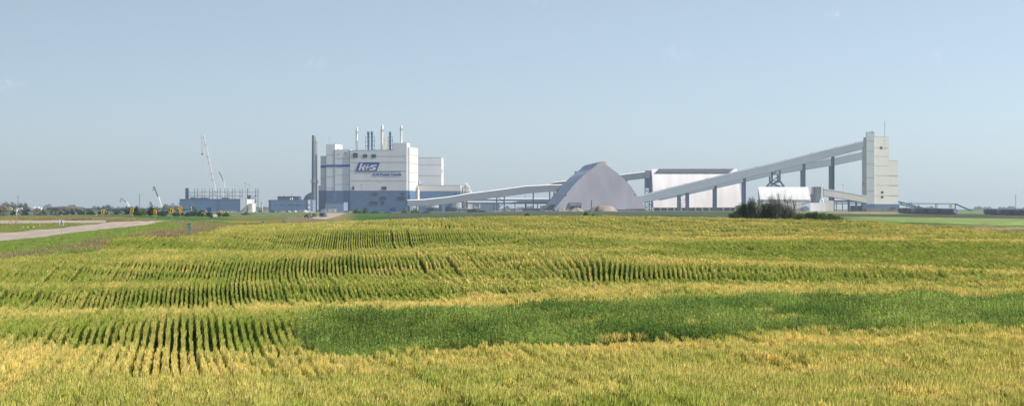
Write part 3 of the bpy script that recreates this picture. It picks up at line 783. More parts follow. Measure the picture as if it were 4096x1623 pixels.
# ---------------- tall chimneys
for (px, Yc, t, r0, r1, m, lb) in [(1252.5,1990,541,1.45,1.25,'steel','tall dark blue chimney at the west end of the mill'),(1262.5,2004,547,1.2,1.05,'galv','tall pale chimney just behind the dark one')]:
    q = Fr('chimney', px, Yc, 0, lb, 'chimney', 'chimneys west of the mill', pybase=849); H = q.Z(t, px)
    mb = MB(); mb.lathe((0,0,-1), [(r0*1.35,0),(r0*1.3,H*.20),(r0*1.1,H*.30),(r0,H*.60),(r1*.9,H+1)], 18); sh = mb.build('shaft', M[m], q.root)
    mb = MB()
    for hh, rr in ((H*.385,2.9),(H*.40,2.9),(H*.93,2.2)):
        mb.lathe((0,0,hh), [(rr,0),(rr,.35)], 12)
    mb.beam((r0+.4,-.3,H*.1), (r0*.9+.4,-.3,H*.96), .5)
    for a in range(10): mb.beam((2.8*math.cos(a*.628),2.8*math.sin(a*.628),H*.385), (2.8*math.cos(a*.628),2.8*math.sin(a*.628),H*.43), .16)
    mb.build('platform', M['galv' if m == 'steel' else 'yellow'], q.root)
# duct to chimney
q = Fr('flue_duct', 1212, 1985, 0, 'curved dark flue duct bulging behind the office block roof', 'duct', pybase=849)
prof = [(1211,802),(1216,793),(1221,783),(1228,777),(1236,773),(1242,769),(1247,773),(1248,803)]
mb = MB(); mb.prism([q.pt(a,b) for a, b in prof], (0,9,0)); mb.build('casing', M['steel'], q.root)
mb = MB(); 
for a, b in ((1221,783),(1228,777),(1236,773)): mb.beam(q.pt(a,b,-.3), q.pt(a+3,803,-.3), .3)
mb.build('stiffener', M['seam'], q.root)
# ---------------- office block
q = Fr('office_block', 1074, 1930, 2, 'long low blue grey office block left of the chimneys', 'office building', pybase=850)
q.box(MB(), 1083, 1232, 800, None, 0, 26).build('wall', M['blue'], q.root)
q.box(MB(), 1074.5, 1083, 799.5, None, .2, 25).build('end_bay', M['steel'], q.root)
q.box(MB(), 1110, 1196, 785.5, 800, 3, 20).build('upper_storey', M['steel'], q.root)
q.box(MB(), 1109.5, 1196.5, 784.6, 786, 2.8, 20.2).build('roof_trim', M['seam'], q.root)
q.box(MB(), 1074.5, 1232, 799, 800.3, -.15, 26.1).build('roof_trim', M['seam'], q.root)
o = q.box(MB(), 1231.5, 1241, 799.5, None, -.6, 20).build('stair_bay', M['capw'], q.root)
q.box(MB(), 1241, 1251, 800, None, -.5, 20).build('link_bay', M['bluel'], q.root)
win(q, [(1233,1239,816,823),(1233,1239,833,838)], -.6, frame=False, m='bluel')
win(q, [(x,x+w,817,822) for x, w in ((1097,4),(1120,5),(1128,4),(1140,3),(1154,4),(1161,4),(1166,4),(1176,3),(1184,3),(1190,3),(1198,3),(1203,4),(1215,3))], 0, frame=False, m='dark')
q.box(MB(), 1189, 1216, 839, None, -3, 0).build('porch', M['concd'], q.root)
mb = MB(); mb.lathe(q.pt(1161,801,2.5), [(.5,0),(.7,1),(.4,2.2)], 8); mb.lathe(q.pt(1169,800,2.5), [(.5,0),(.7,1),(.4,2.4)], 8); mb.build('roof_fan', M['capw'], q.root)
for a_ in ((1118.5,1120.5,779),(1133,1137.5,779),(1166,1169,775)): q.box(MB(), a_[0], a_[1], a_[2], 786, 9, 10).build('roof_vent', M['yellow'], q.root)
mb = MB(); q.box(mb, 1066, 1074, 799, 803, 2, 6); mb.beam(q.pt(1068,801,4), q.pt(1073,806,4), .4); mb.build('roof_ladder', M['capw'], q.root)
# ================================================================== half-built hall with steel frame
q = Fr('warehouse_shell', 718, 1900, 3, 'flat blue grey clad hall at the foot of the open steel frame', 'warehouse', pybase=847)
q.box(MB(), 718, 961, 796, None, 0, 40).build('wall', M['blue'], q.root)
Sx2 = q.S(961)
q.box(MB(), 961.2, 989, 796.5, None, 1.2, 38).build('end_bay', M['white'], q.root)
q.box(MB(), 992, 1009.5, 813, None, -2, 16).build('loading_bay', M['cream'], q.root)
mb = MB(); q.box(mb, 717.5, 961, 795.2, 797, -.2, 40.2); mb.build('roof_trim', M['seam'], q.root)
mb = MB()
for px in (870.5,877.5): q.box(mb, px-.4, px+.4, 798, 845, -.15, .1)
mb.build('downpipe', M['steel'], q.root)
mb = MB()
for px in (996.5,1001.5): q.box(mb, px-.5, px+.5, 816, 840, -2.12, -1.9)
mb.build('door_joint', M['concd'], q.root)
for a, b, h in ((760,776,789),(777,800,791),(802,830,790),(886,912,790)): q.box(MB(), a, b, h, 797, 6, 16).build('roof_plant', M['steel'], q.root)
q = Fr('steel_frame', 741, 1925, 3, 'open steel frame of bare columns rising above the blue hall', 'steel structure', pybase=847)
for i, px in enumerate((778,790,808.5,819.5,838.5,850,869,881,899,911,929.5,940,960,969)):
    mb = MB(); mb.beam(q.pt(px, 754 if i < 12 else 755, (i%2)*9), q.pt(px, 845, (i%2)*9), .42); mb.build('column', M['steel'], q.root)
mb = MB(); q.box(mb, 742, 753, 752, 846, 0, .5)
for px in (742.5,747.5,754): mb.beam(q.pt(px,752,3), q.pt(px,846,3), .5)
for k in range(9): mb.beam(q.pt(742,755+k*5,2.5), q.pt(754,757+k*5,2.5), .3)
mb.build('stair_tower', M['steel'], q.root)
mb = MB(); q.box(mb, 754, 1032, 767.6, 769.8, -.4, .4); mb.build('primed_beam', M['beam'], q.root)
mb = MB(); q.box(mb, 754, 970, 783.4, 785, -.5, .3); q.box(mb, 754, 970, 783.6, 784.8, 8.7, 9.3)
for a, b in ((754,778),(778,808),(838,869),(899,929)):
    mb.beam(q.pt(a,770,4), q.pt(b,784,4), .2); mb.beam(q.pt(b,770,4), q.pt(a,784,4), .2)
mb.build('girder', M['steel'], q.root)
mb = MB()
for px in (990,1000,1023,1032):
    for dd in (0, 6): mb.beam(q.pt(px,754 if px > 1020 or px == 990 else 780,dd), q.pt(px,846,dd), .55)
for y in (782,806,829):
    q.box(mb, 988, 1032, y-.7, y+.7, -.3, .3)
    mb.beam(q.pt(1000,y,0), q.pt(1023,y+22,0), .35); mb.beam(q.pt(1023,y,0), q.pt(1000,y+22,0), .35)
q.box(mb, 988, 1001, 781, 812, 1, 5)
mb.build('braced_bay', M['steel'], q.root)
for px, t, Yq in ((982.5,732,1880),(996.5,736,1960)):
    q = Fr('light_mast', px, Yq, 0, {982.5:'slim lighting mast in front of the white end of the frame hall',996.5:'slim lighting mast behind the braced end of the steel frame'}[px], 'light mast', 'tall lighting masts round the plant', pybase=847)
    h = q.Z(t,px); mb = MB(); mb.cyl((0,0,-1), (0,0,h), .28, .14, 8); mb.build('pole', M['galv'], q.root)
    mb = MB(); mb.lathe((0,0,h-.4), [(.9,0),(1.1,.5),(.3,1.0)], 10); mb.build('lamp_head', M['galv'], q.root)
# ================================================================== cranes
def lattice(mb, p, q, w0, w1, n, c=.16):
    p = Vector(p); q = Vector(q); d = (q-p).normalized(); a = Vector((0,1,0)); b = a.cross(d).normalized()
    P = []
    for i in range(n+1):
        t = i/n; w = w0+(w1-w0)*t
        if t < .08: w = w0*(.5+t*6)
        c0 = p+(q-p)*t; P.append([c0+a*w/2+b*w/2, c0-a*w/2+b*w/2, c0-a*w/2-b*w/2, c0+a*w/2-b*w/2])
    for i in range(n):
        for k in range(4):
            mb.beam(P[i][k], P[i+1][k], c); mb.beam(P[i][k], P[i+1][(k+1)%4], c*.55); mb.beam(P[i+1][k], P[i][(k+1)%4], c*.55)
        for k in range(4): mb.beam(P[i][k], P[i][(k+1)%4], c*.6)
    return mb
def crawler(q, s=1):
    mb = MB(); mb.box(-4*s,4*s,-2.6*s,2.6*s,1.4*s,2.2*s); mb.box(-3*s,5.6*s,-1.8*s,1.8*s,2.2*s,4.6*s); mb.build('upper_works', M['crane'], q.root)
    for y in (-2.8, 2.8):
        mb = MB(); mb.prism([(-4.6*s,(y-.6)*s,.6*s),(-4*s,(y-.6)*s,0),(4*s,(y-.6)*s,0),(4.6*s,(y-.6)*s,.6*s),(4*s,(y-.6)*s,1.4*s),(-4*s,(y-.6)*s,1.4*s)], (0,1.2*s,0)); mb.build('track', M['black'], q.root)
q = Fr('lattice_crane', 876, 2060, 0, 'tall white lattice boom crane rising behind the steel frame', 'crane', 'cranes on the building site', pybase=845)
crawler(q); tip = q.pt(813,546); mb = MB(); lattice(mb, q.pt(874,836), tip, 2.9, 2.2, 34, .36); mb.build('boom', M['crane'], q.root)
mb = MB(); mb.box(tip.x-2.2, tip.x+1.6, -.9, .9, tip.z-1, tip.z+1.6); mb.box(tip.x-2.4, tip.x-1.4, -.5,.5, tip.z-1.6, tip.z-.4); mb.build('boom_head', M['crane'], q.root)
mb = MB()
for t in (.88,.72,.64,.48,.40,.24): 
    mb = MB(); c0 = q.pt(874,836).lerp(tip, t); mb.beam(c0+Vector((-1.9,0,-.2)), c0+Vector((1.9,0,.3)), 1.6, .4); mb.build('boom_joint', M['steel'], q.root)
mb = MB(); mb.beam(tip+Vector((-1.7,0,0)), q.pt(808.7,613), .22); mb.build('hoist_rope', M['steel'], q.root)
mb = MB(); c0 = q.pt(808.7,616); mb.lathe(c0-Vector((0,0,1.4)), [(.3,0),(.9,.5),(.9,2.0),(.4,2.6)], 10); mb.build('hook_block', M['seam'], q.root)
mb = MB(); m0 = q.pt(877,687); mb.beam(tip+Vector((1,.6,0)), q.pt(896,716,1), .10); mb.beam(tip+Vector((1,-.6,0)), q.pt(896,716,-1), .10); mb.build('pendant_rope', M['crane'], q.root)
mb = MB(); lattice(mb, q.pt(884,838), q.pt(896,716), 1.8, 1.4, 12, .16); mb.build('back_mast', M['crane'], q.root)
q = Fr('tower_crane', 889, 2120, 0, 'smaller crane with green upper boom right of the lattice boom', 'crane', 'cranes on the building site', pybase=845)
crawler(q, .8); mb = MB(); lattice(mb, q.pt(888,836), q.pt(896,722), 3.0, 2.3, 14, .3); mb.build('lower_boom', M['crane'], q.root)
mb = MB(); mb.beam(q.pt(894,722), q.pt(877,688), .9, .9); mb.build('upper_boom', M['utgreen'], q.root)
mb = MB(); mb.box(q.pt(893,723).x-.8, q.pt(893,723).x+.9, -.8,.8, q.pt(893,723).z-.8, q.pt(893,723).z+.8); mb.lathe(q.pt(876.6,688)-Vector((0,0,.6)), [(.5,0),(.6,1)],8); mb.build('knuckle', M['seam'], q.root)
for nm, base, mid, tip_, Yc, lb, dark in [('mobile_crane',(521,846),(505,808),(486,794),1500,'short pale telescopic crane leaning left above the scrub',False),
        ('mobile_crane',(649,852),(632,787),(617,748),1500,'white telescopic crane with dark upper boom above the long shed',True),
        ('mobile_crane',(615,850),(609,826),(603,809),1540,'small dark tipped boom standing between the two mobile cranes',True)]:
    q = Fr(nm, base[0], Yc, 0, lb, 'crane', 'mobile cranes over the long shed', pybase=855)
    mb = MB(); mb.box(-1,6,-1.3,1.3,.9,2.1); mb.box(4.6,7,-1.3,1.3,.9,2.9); mb.box(-1.6,1.6,-1.2,1.2,2.1,3.6); mb.build('carrier', M['crane'], q.root)
    for x in (0,1.7,3.6,5.8):
        for y in (-1.35,1.05): MB().cyl((x,y,.6), (x,y+.3,.6), .6, n=12).build('wheel', M['black'], q.root)
    A_, B_, C_ = q.pt(base[0],base[1]-8), q.pt(*mid), q.pt(*tip_)
    mb = MB(); mb.beam(A_, B_, 1.5, 1.5); mb.build('lower_boom', M['crane'], q.root)
    mb = MB(); mb.beam(B_, C_, .85, .95); mb.box(C_.x-.9, C_.x+.5, -.4,.4, C_.z-.5, C_.z+.5); mb.build('upper_boom', M['utgreen' if dark else 'galv'], q.root)
    mb = MB(); mb.beam(C_+Vector((-.8,0,0)), C_+Vector((-.8,0,-1.6)), .18); mb.lathe(C_+Vector((-.8,0,-2.6)), [(.2,0),(.5,.3),(.5,.9),(.2,1.2)], 8); mb.build('hook_block', M['seam'], q.root)
# ================================================================== A-frame salt shed
Yp = 1840
def P3(px, py, Y): v = W(px, py, Y); return v
root = empty('storage_shed', G(2400, Yp), 0, 'steep A shaped dusty pink shed with curved sides and dark doorway', 'storage shed')
org = root.location.copy()
apexF = P3(2403, 652, Yp); LF = P3(2216, 838, Yp-5); RF = P3(2584, 836, Yp+5)
# curved profile of one side: slightly bowed outward
def side(base, apex, k=11, bow=.062):
    pts = []
    for i in range(k+1):
        t = i/k; p = base.lerp(apex, t); n_ = Vector((-(apex-base).z, 0, (apex-base).x)).normalized()
        if n_.z < 0: n_ = -n_
        pts.append(p+n_*math.sin(math.pi*t)*(apex-base).length*bow)
    return pts
def prof_(pts, Y0): return [P3(px, py, Y0+(px-2400)*.025) for px, py in pts]
LS = prof_([(2216,839),(2230,822),(2249,800),(2268,775),(2288,750),(2309,727),(2338,701),(2368,677),(2390,659),(2403,652)], Yp)
RS = prof_([(2584,837),(2568,812),(2553,790),(2538,768),(2526,751),(2513,735),(2495,717),(2475,699),(2430,664),(2403,652)], Yp)
back = P3(2341, 663, Yp+150)-apexF   # run of the ridge towards the back
bk = Vector((back.x, 150, 0))
mb = MB(); poly = [p-org for p in LS]+[p-org for p in RS[::-1][1:]]
mb.v = [tuple(p) for p in poly]; mb.f = [tuple(range(len(poly)))]; mb.mi = [0]
mb.prism([p+Vector((0,-.9,.45)) for p in poly], (bk.x*.002, .4, 0)); mb.f = mb.f[1:]; mb.mi = mb.mi[1:]
mb.build('gable_wall', M['pinkw'], root)
mb = MB()
n = len(LS)
for S_ in (LS, RS):
    e0 = [p-org+Vector((0,-.4,0)) for p in S_]; e1 = [p+bk for p in e0]
    out = Vector((0,0,.5))
    mb.add(e0+e1+[p+out for p in e0]+[p+out for p in e1], [(i,i+1,n+i+1,n+i) for i in range(n-1)]+[(2*n+i,3*n+i,3*n+i+1,2*n+i+1) for i in range(n-1)]+[(i,2*n+i,2*n+i+1,i+1) for i in range(n-1)])
mb.build('roof', M['roofb'], root)
mb = MB(); a_ = apexF-org; 
mb.prism([a_+Vector((-4.0,-.5,-1.3)), a_+Vector((-.6,-.5,1.2)), a_+Vector((.6,-.5,1.2)), a_+Vector((3.8,-.5,-1.3)), a_+Vector((3.6,-.5,-1.9)), a_+Vector((0,-.5,.6)), a_+Vector((-3.8,-.5,-1.9))], (bk.x+.01, 152, 0))
mb.build('ridge_cap', M['pinkw'], root)
mb = MB(); mb.box(a_.x+2.2, a_.x+5.6, -15.0+14, 12, a_.z-3.0, a_.z+.2); 
mb2 = MB(); mb2.prism([a_+Vector((.5,-1.5,1.0)), a_+Vector((3.8,-1.5,.6)), a_+Vector((5.4,-1.5,-1.0)), a_+Vector((5.0,-1.5,-2.2)), a_+Vector((1.2,-1.5,.4))], (0,6,0)); mb2.v = [(x+.4, y+2.2, z+.9) for x, y, z in mb2.v]; mb2.build('cap_end', M['warm_orange'], root)  # orange colour paints the sunlit look of the ridge end
d0 = P3(2280, 811, Yp-5)-org; d1 = P3(2325, 832, Yp-5)-org
def gy(x): return (LF.y-org.y)+(x-(LF.x-org.x))/((RF-LF).x)*(RF.y-LF.y)
mb = MB(); mb.prism([(d0.x,gy(d0.x)-1.2,-2),(d1.x,gy(d1.x)-1.2,-2),(d1.x,gy(d1.x)-1.2,d0.z-2),(d0.x,gy(d0.x)-1.2,d0.z-2)], (0,1.3,0)); dr = mb.build('doorway', M['glass'], root)
mb = MB(); mb.prism([(d0.x-.5,gy(d0.x)-2.2,d0.z-3),(d1.x+.5,gy(d1.x)-2.2,d0.z-3),(d1.x+.5,gy(d1.x)-1.6,d0.z+.5),(d0.x-.5,gy(d0.x)-1.6,d0.z+.5)], (0,.8,0)); mb.build('door_hood', M['vent'], dr)
mb = MB(); x0 = P3(2242,778,Yp).x-org.x; x1 = P3(2550,778,Yp).x-org.x; zz = P3(0,778,Yp).z-org.z
mb.prism([(x0,gy(x0)-.15,zz),(x1,gy(x1)-.15,zz),(x1,gy(x1)-.15,zz+.14),(x0,gy(x0)-.15,zz+.14)], (0,.3,0)); mb.build('seam', M['concd'], root)
for px in (2267, 2543):
    c0 = P3(px,776,Yp)-org; mb = MB(); mb.lathe((c0.x,gy(c0.x)-1,c0.z), [(.4,-.6),(.8,-.3),(.7,.4),(.2,.6)], 10); mb.build('wall_vent', M['galv'], root)
mb = MB(); x0, x1 = LF.x-org.x-1, RF.x-org.x+1
mb.prism([(x0+38,gy(x0+38)-.6,-2),(x1,gy(x1)-.6,-2),(x1,gy(x1)-.6,1.9),(x0+38,gy(x0+38)-.6,1.9)], (0,.9,0)); mb.build('base_wall', M['concd'], root)
mb = MB(); c0 = P3(2366,800,Yp-8)-org; mb.cyl((c0.x,gy(c0.x)-6,-1), (c0.x,gy(c0.x)-6,c0.z), .45, .45, 8)
po = mb.build('vent_pipe', M['dark'], root)
q = Fr('shed_annex', 2162, 1862, 0, 'low dark sided annex at the left foot of the A shaped shed', 'annex', pybase=842)
mb = MB(); mb.prism([q.pt(2162,823), q.pt(2187,820), q.pt(2219,817), q.pt(2219,843)-Vector((0,0,1)), q.pt(2162,843)-Vector((0,0,1))], (0,24,0)); mb.build('wall', M['concd'], q.root)
q.box(MB(), 2208, 2216, 828, 840, -.15, .2).build('door', M['dark'], q.root); q.box(MB(), 2177, 2179, 824, 842, -.2, .1).build('downpipe', M['seam'], q.root)
q = Fr('lift_box', 2298, 2060, 0, 'small grey box peeping over the left slope of the A shaped shed', 'lift house', pybase=842)
q.box(MB(), 2299, 2316, 686, None, 0, 6).build('casing', M['bluel'], q.root); q.box(MB(), 2298.5, 2316.5, 685, 686.2, -.2, 6.2).build('roof', M['seam'], q.root)
# ================================================================== long white shed
q = Fr('long_shed', 2606, 2060, 2, 'long white roofed storage shed with dark ridge vent and streaky stains', 'storage shed', pybase=843)
tl, tr, bl, br = q.pt(2607,676,26), q.pt(2949,676,26), q.pt(2614,830,0), q.pt(2968,829,0)
k = 10
mb = MB(); A0 = []
for i in range(k+1):
    t = i/k; bow = math.sin(math.pi*t)*2.2; A0.append((bl.lerp(tl, t)+Vector((0,-bow,bow*.7)), br.lerp(tr, t)+Vector((0,-bow,bow*.7))))
for i in range(k): mb.add([A0[i][0], A0[i][1], A0[i+1][1], A0[i+1][0]], [(0,1,2,3)])
bk1 = [(a+Vector((0,2*(tl.y-a.y),0)), b+Vector((0,2*(tl.y-a.y),0))) for a, b in A0]
for i in range(k): mb.add([bk1[i][0], bk1[i+1][0], bk1[i+1][1], bk1[i][1]], [(0,1,2,3)])
mb.build('roof', M['longw'], q.root)
mb = MB()
for s_ in (0, 1):
    pl = [A0[i][s_] for i in range(k+1)]+[bk1[i][s_] for i in range(k, -1, -1)]
    mb.add(pl, [tuple(range(len(pl)))])
mb.build('gable_wall', M['cream'], q.root)
v0, v1 = q.pt(2626,686,22), q.pt(2922,686,22); T0 = q.pt(2632,674.5,26)
mb = MB(); mb.prism([(v0.x-1,v0.y-1.6,v0.z-.4),(v0.x+3,v0.y+1,T0.z-.2),(v0.x+3,v0.y+7,T0.z-.2),(v0.x,v0.y+9.5,v0.z)], (v1.x-v0.x+1,0,0)); vo = mb.build('ridge_vent', M['vent'], q.root)
mb = MB()
for i in range(11):
    a = v0.x+3.2+i*(v1.x-v0.x-3)/11; mb.prism([(a,v0.y-.8,v0.z+1.9),(a,v0.y+.95,T0.z+.25),(a,v0.y+6,T0.z+.25)], ((v1.x-v0.x-3)/11-.7,0,0))
mb.build('vent_cover', M['concd'], vo)
mb = MB(); q.box(mb, 2612, 2968, 829.5, 832, 1, 6); q.box(mb, 2612, 2968, 832, None, 4, 6); mb.build('base_wall', M['concd'], q.root)
for i in range(13):
    px = 2614+i*28; q.box(MB(), px-2, px+2, 830.5, None, -.6, 3.8).build('buttress', M['conc'], q.root)
q.box(MB(), 2940, 2966, 822, None, -6, -1).build('lean_to', M['cream'], q.root)
# ================================================================== conveyors
def conveyor(name, pts, Yf, w, label, m='gal', cap=True, thick=None, group='covered conveyor galleries', ribs=5, capm='capw'):
    """pts: (px, top row, bottom row); Yf(px) gives the distance"""
    P = []
    for px, t, b in pts:
        Y = Yf(px); x = (px-2048)/F*Y; P.append((Vector((x, Y, ZC-(b-HOR)/F*Y)), (b-t)/F*Y))
    o0 = Vector((P[0][0].x, P[0][0].y, z1(P[0][0].x, P[0][0].y)))
    root = empty(name, o0, 0, label, 'conveyor', group)
    mb = MB(); cp = MB(); rb = MB()
    for (a, ha), (b, hb) in zip(P[:-1], P[1:]):
        d = b-a; s = Vector((d.y, -d.x, 0)).normalized()*w/2
        vs = []
        for c, h in ((a, ha), (b, hb)):
            c = c-o0; vs += [c-s, c+s, c+s+Vector((0,0,h)), c-s+Vector((0,0,h))]
        mb.add(vs, [(0,1,2,3),(7,6,5,4),(0,4,5,1),(1,5,6,2),(2,6,7,3),(3,7,4,0)])
        if cap:
            vs = []
            for c, h in ((a, ha), (b, hb)):
                c = c-o0+Vector((0,0,h+.05)); vs += [c-s*1.08, c+s*1.08, c+s*.4+Vector((0,0,.85)), c-s*.4+Vector((0,0,.85))]
            cp.add(vs, [(0,1,2,3),(7,6,5,4),(0,4,5,1),(1,5,6,2),(2,6,7,3),(3,7,4,0)])
        k = max(1, int(d.length/22))
        for i in range(k):
            c = (a+d*((i+.5)/k))-o0; h = ha+(hb-ha)*(i+.5)/k; dn = d.normalized()
            rb.beam(c+Vector((0,0,h+.8))-dn*.8, c+Vector((0,0,h+.8))+dn*.8, w*.3, .6)
        e = 0.18
        rb.vbeam(a-o0+Vector((0,0,-.35)), b-o0+Vector((0,0,-.35)), w+.3, .4)
    mb.build('gallery', M[m], root)
    if cap: cp.build('roof', M[capm], root)
    rb.build('walkway_edge', M['steel'], root)
    return root, o0, P
def trestle(root, o0, px, t, b, Y, wpx, kind='pair', m='steel', dy=5, lw=1.0):
    mb = MB(); L = []
    for s_ in (-1, 1):
        for d in (-dy/2, dy/2):
            x = (px+s_*wpx/2-2048)/F*Y; xb = x
            zt_ = ZC-(t-HOR)/F*Y; zb_ = z1(x, Y)-.6
            mb.beam(Vector((x,Y+d,zb_))-o0, Vector((x,Y+d,zt_))-o0, lw); L.append((x, zb_, zt_))
    x0, x1 = L[0][0], L[2][0]; zb_, zt_ = L[0][1], L[0][2]; k = max(2, int((zt_-zb_)/4.5)) if kind == 'brace' else 2
    for i in range(k+1):
        z = zb_+(zt_-zb_)*i/k
        if kind == 'brace' or i in (k,): mb.beam(Vector((x0,Y,z))-o0, Vector((x1,Y,z))-o0, lw*.5)
        if kind == 'brace' and i < k:
            z2 = zb_+(zt_-zb_)*(i+1)/k; a, b_ = (x0, x1) if i % 2 else (x1, x0)
            mb.beam(Vector((a,Y,z))-o0, Vector((b_,Y,z2))-o0, lw*.45)
    return mb.build('trestle', M[m], root)
# west gallery from the mill to the A shed
Y1 = lambda px: 1950+(px-1630)*.06
r1, o1, _ = conveyor('west_conveyor', [(1628,802,823),(1690,800,823),(1780,791,816),(1880,775,802),(2000,760,787),(2100,746,773),(2200,741,765),(2260,741,762)], Y1, 6, 'grey gallery with white roof rising from the mill to the A shaped shed')
for px, t, wp, kd in ((1676,822,5,'pair'),(1758,817,4,'pair'),(1800,812,4,'pair'),(1867,803,5,'pair'),(1987,787,5,'pair'),(2017,784,4,'pair'),(2133,768,5,'pair'),(2199,764,4,'pair'),(2216,764,3,'pair')):
    trestle(r1, o1, px, t, 840, Y1(px), wp*.4, kd, lw=.7)
mb = MB()
for a, b in (((1848,806),(1869,818)),((1848,832),(1869,818)),((1850,822),(1867,822)),((1990,788),(2015,806)),((2015,814),(1996,828))): mb.beam(W(a[0],a[1],Y1(a[0]))-o1, W(b[0],b[1],Y1(b[0]))-o1, .6)
mb.beam(W(1848,806,Y1(1848))-o1, W(1848,842,Y1(1848))-o1, .7)
mb.build('bracing', M['steel'], r1)
Y2 = lambda px: 2010
r2, o2, _ = conveyor('upper_conveyor', [(2188,741,750),(2215,731,744),(2270,725,740)], Y2, 5, 'short upper gallery end joining behind the west conveyor', ribs=2)
trestle(r2, o2, 2262, 741, 840, 2010, 2)
Y3 = lambda px: 2055
r3, o3, _ = conveyor('transfer_conveyor', [(2440,705,727),(2480,701,724),(2585,688,712)], Y3, 5, 'short gallery from behind the A shaped shed to the transfer tower')
trestle(r3, o3, 2507, 721, 840, 2055, 1.5, lw=.6)
# pipe racks
for (a, t, b, Yq, lb) in ((1880,796,803,2030,'upper of the two level pipe galleries behind the west conveyor'),(1862,808,814,1990,'lower of the two level pipe galleries behind the west conveyor')):
    r4, o4, _ = conveyor('pipe_gallery', [(a,t,b),(2250,t,b)], lambda px, Yq=Yq: Yq, 4, lb, m='bluel', group='level pipe galleries')
    for px in (1900,1975,2060,2101,2150,2195) if t < 800 else (1975,2104): trestle(r4, o4, px, b, 840, Yq, 1, lw=.55)
# transfer tower
q = Fr('transfer_tower', 2578, 2035, 4, 'dark braced steel tower with grey box on top beside the long shed', 'transfer tower', pybase=842)
q.box(MB(), 2580, 2598, 682, 710, -1, 5).build('head_house', M['gal'], q.root)
q.box(MB(), 2598.3, 2606, 682, 770, 0, 6).build('lift_shaft', M['steel'], q.root)
q.box(MB(), 2579, 2597, 711, 752, 0, 6).build('casing', M['steel'], q.root)
mb = MB()
for px in (2580,2597,2606):
    for d in (0,6): mb.beam(q.pt(px,700,d), q.pt(px,845,d), 1.0)
for i in range(8):
    y = 752+i*11; mb.beam(q.pt(2580,y), q.pt(2606,y), .5); a, b = (2580,2606) if i % 2 else (2606,2580); mb.beam(q.pt(a,y), q.pt(b,y+11), .45)
mb.build('steelwork', M['steel'], q.root)
# big rising galleries to the loadout tower
YA = lambda px: 1900+(px-2550)*.13
YB = lambda px: 1950+(px-2550)*.13
rA, oA, _ = conveyor('front_loadout_conveyor', [(2552,787,810),(2640,764,795),(2700,749,781),(2954,687,716),(3091,656,684),(3300,603,632),(3464,564,592)], YA, 7, 'long grey gallery in front climbing to the top of the loadout tower', capm='galv')
rB, oB, _ = conveyor('rear_loadout_conveyor', [(2640,773,799),(2760,742,774),(2954,698,731),(3091,672,699),(3200,655,681),(3330,634,661),(3459,607,634)], YB, 7, 'second long gallery behind climbing to the middle of the tower', capm='galv')
for px, t, wp in ((2716,779,10),(2749,771,10)): trestle(rA, oA, px, t, 840, YA(px), wp*.8, lw=1.4)
trestle(rA, oA, 2732, 778, 840, YA(2732), 26, 'brace', lw=.9)
for px, t, dt in ((2860,737,12),(2976,710,20)):
    trestle(rA, oA, px+2, t, 840, YA(px), 3.5, lw=1.3); trestle(rB, oB, px-5, t+dt, 840, YB(px), 3.5, lw=1.1)
trestle(rA, oA, 3216, 652, 840, YA(3216), 4, lw=1.3); trestle(rB, oB, 3207, 682, 840, YB(3207), 4, lw=1.1)
trestle(rA, oA, 3331, 622, 840, YA(3331), 4, lw=1.5); trestle(rB, oB, 3321, 660, 840, YB(3321), 4, lw=1.3)
# splayed portal
mb = MB(); Ya = YA(3105)
def w_(px, py, d=0): return W(px, py, Ya+d)-oA
for a, b in (((3088,683),(3088,724)),((3119,675),(3119,724)),((3079,706),(3079,728)),((3111,700),(3111,726)),((3088,724),(3066,746)),((3119,724),(3136,746)),((3066,746),(3066,842)),((3136,746),(3136,842)),((3079,728),(3120,747)),((3112,724),(3083,742))):
    mb.beam(w_(*a), w_(*b), 1.7); mb.beam(w_(*a, 6), w_(*b, 6), 1.5)
for a, b in (((3088,690),(3119,704)),((3119,704),(3088,722)),((3088,724),(3119,724)),((3066,745),(3136,745)),((3096,692),(3110,680)),((3088,735),(3119,727))): mb.beam(w_(*a), w_(*b), .9)
mb.build('portal', M['steel'], rA)
# ================================================================== loadout tower
q = Fr('loadout_tower', 3450, 1975, 7, 'tall stepped white loadout tower with mast at the end of the conveyors', 'tower', pybase=845)
q.box(MB(), 3456, 3466, 549, 816, 4, 16).build('rear_bay', M['white'], q.root)
q.box(MB(), 3450, 3458, 585, 816, 5, 15).build('rear_bay', M['white'], q.root)
q.box(MB(), 3466, 3498, 529, 816, 0, 12).build('stair_tower', M['white'], q.root)
tq = Fr('main', 3498, 1977, -9, None, None, pybase=845); tq.zb = q.zb; tq.root.name = 'shaft_block'; tq.root.parent = q.root
tq.root.matrix_world = Matrix.Identity(4); tq.root.location = (q.S(3498,1), 1.0, 0); tq.root.rotation_euler = (0,0,R(16)); tq.X = q.X+q.S(3498,1)*math.cos(q.th)+1.0*math.sin(q.th); tq.Y = q.Y-q.S(3498,1)*math.sin(q.th)+1.0*math.cos(q.th)
tq.box(MB(), 3498, 3555, 547.5, 816, 0, 20).build('upper_shaft', M['cream'], tq.root)
tq.box(MB(), 3555, 3592, 643, 816, .2, 20).build('lower_shaft', M['cream'], tq.root)
mb = MB(); q.box(mb, 3450, 3500, 816, None, -.8, 18); mb.build('plinth', M['blue'], q.root)
mb = MB(); q.box(mb, 3500, 3598, 816, None, -.2, 34); mb.build('plinth', M['bluel'], q.root)
mb = MB(); seams(q, [(3466,3498,0,(529.5,564,605,656.5,710,763))], mb); mb.build('panel_seams', M['seam'], q.root)
mb = MB(); seams(tq, [(3498,3555,0,(548,592,626,664)),(3498,3592,0,(702,741,782,816)),(3555,3592,.2,(643.5,))], mb); mb.build('panel_seams', M['seam'], tq.root)
win(tq, [(3520,3530,586,597),(3524,3534,764,774),(3524,3534,784,793)], 0, name='louvre')
win(tq, [(3536,3539,562,565),(3536,3539,575,578)], 0, frame=False, name='window')
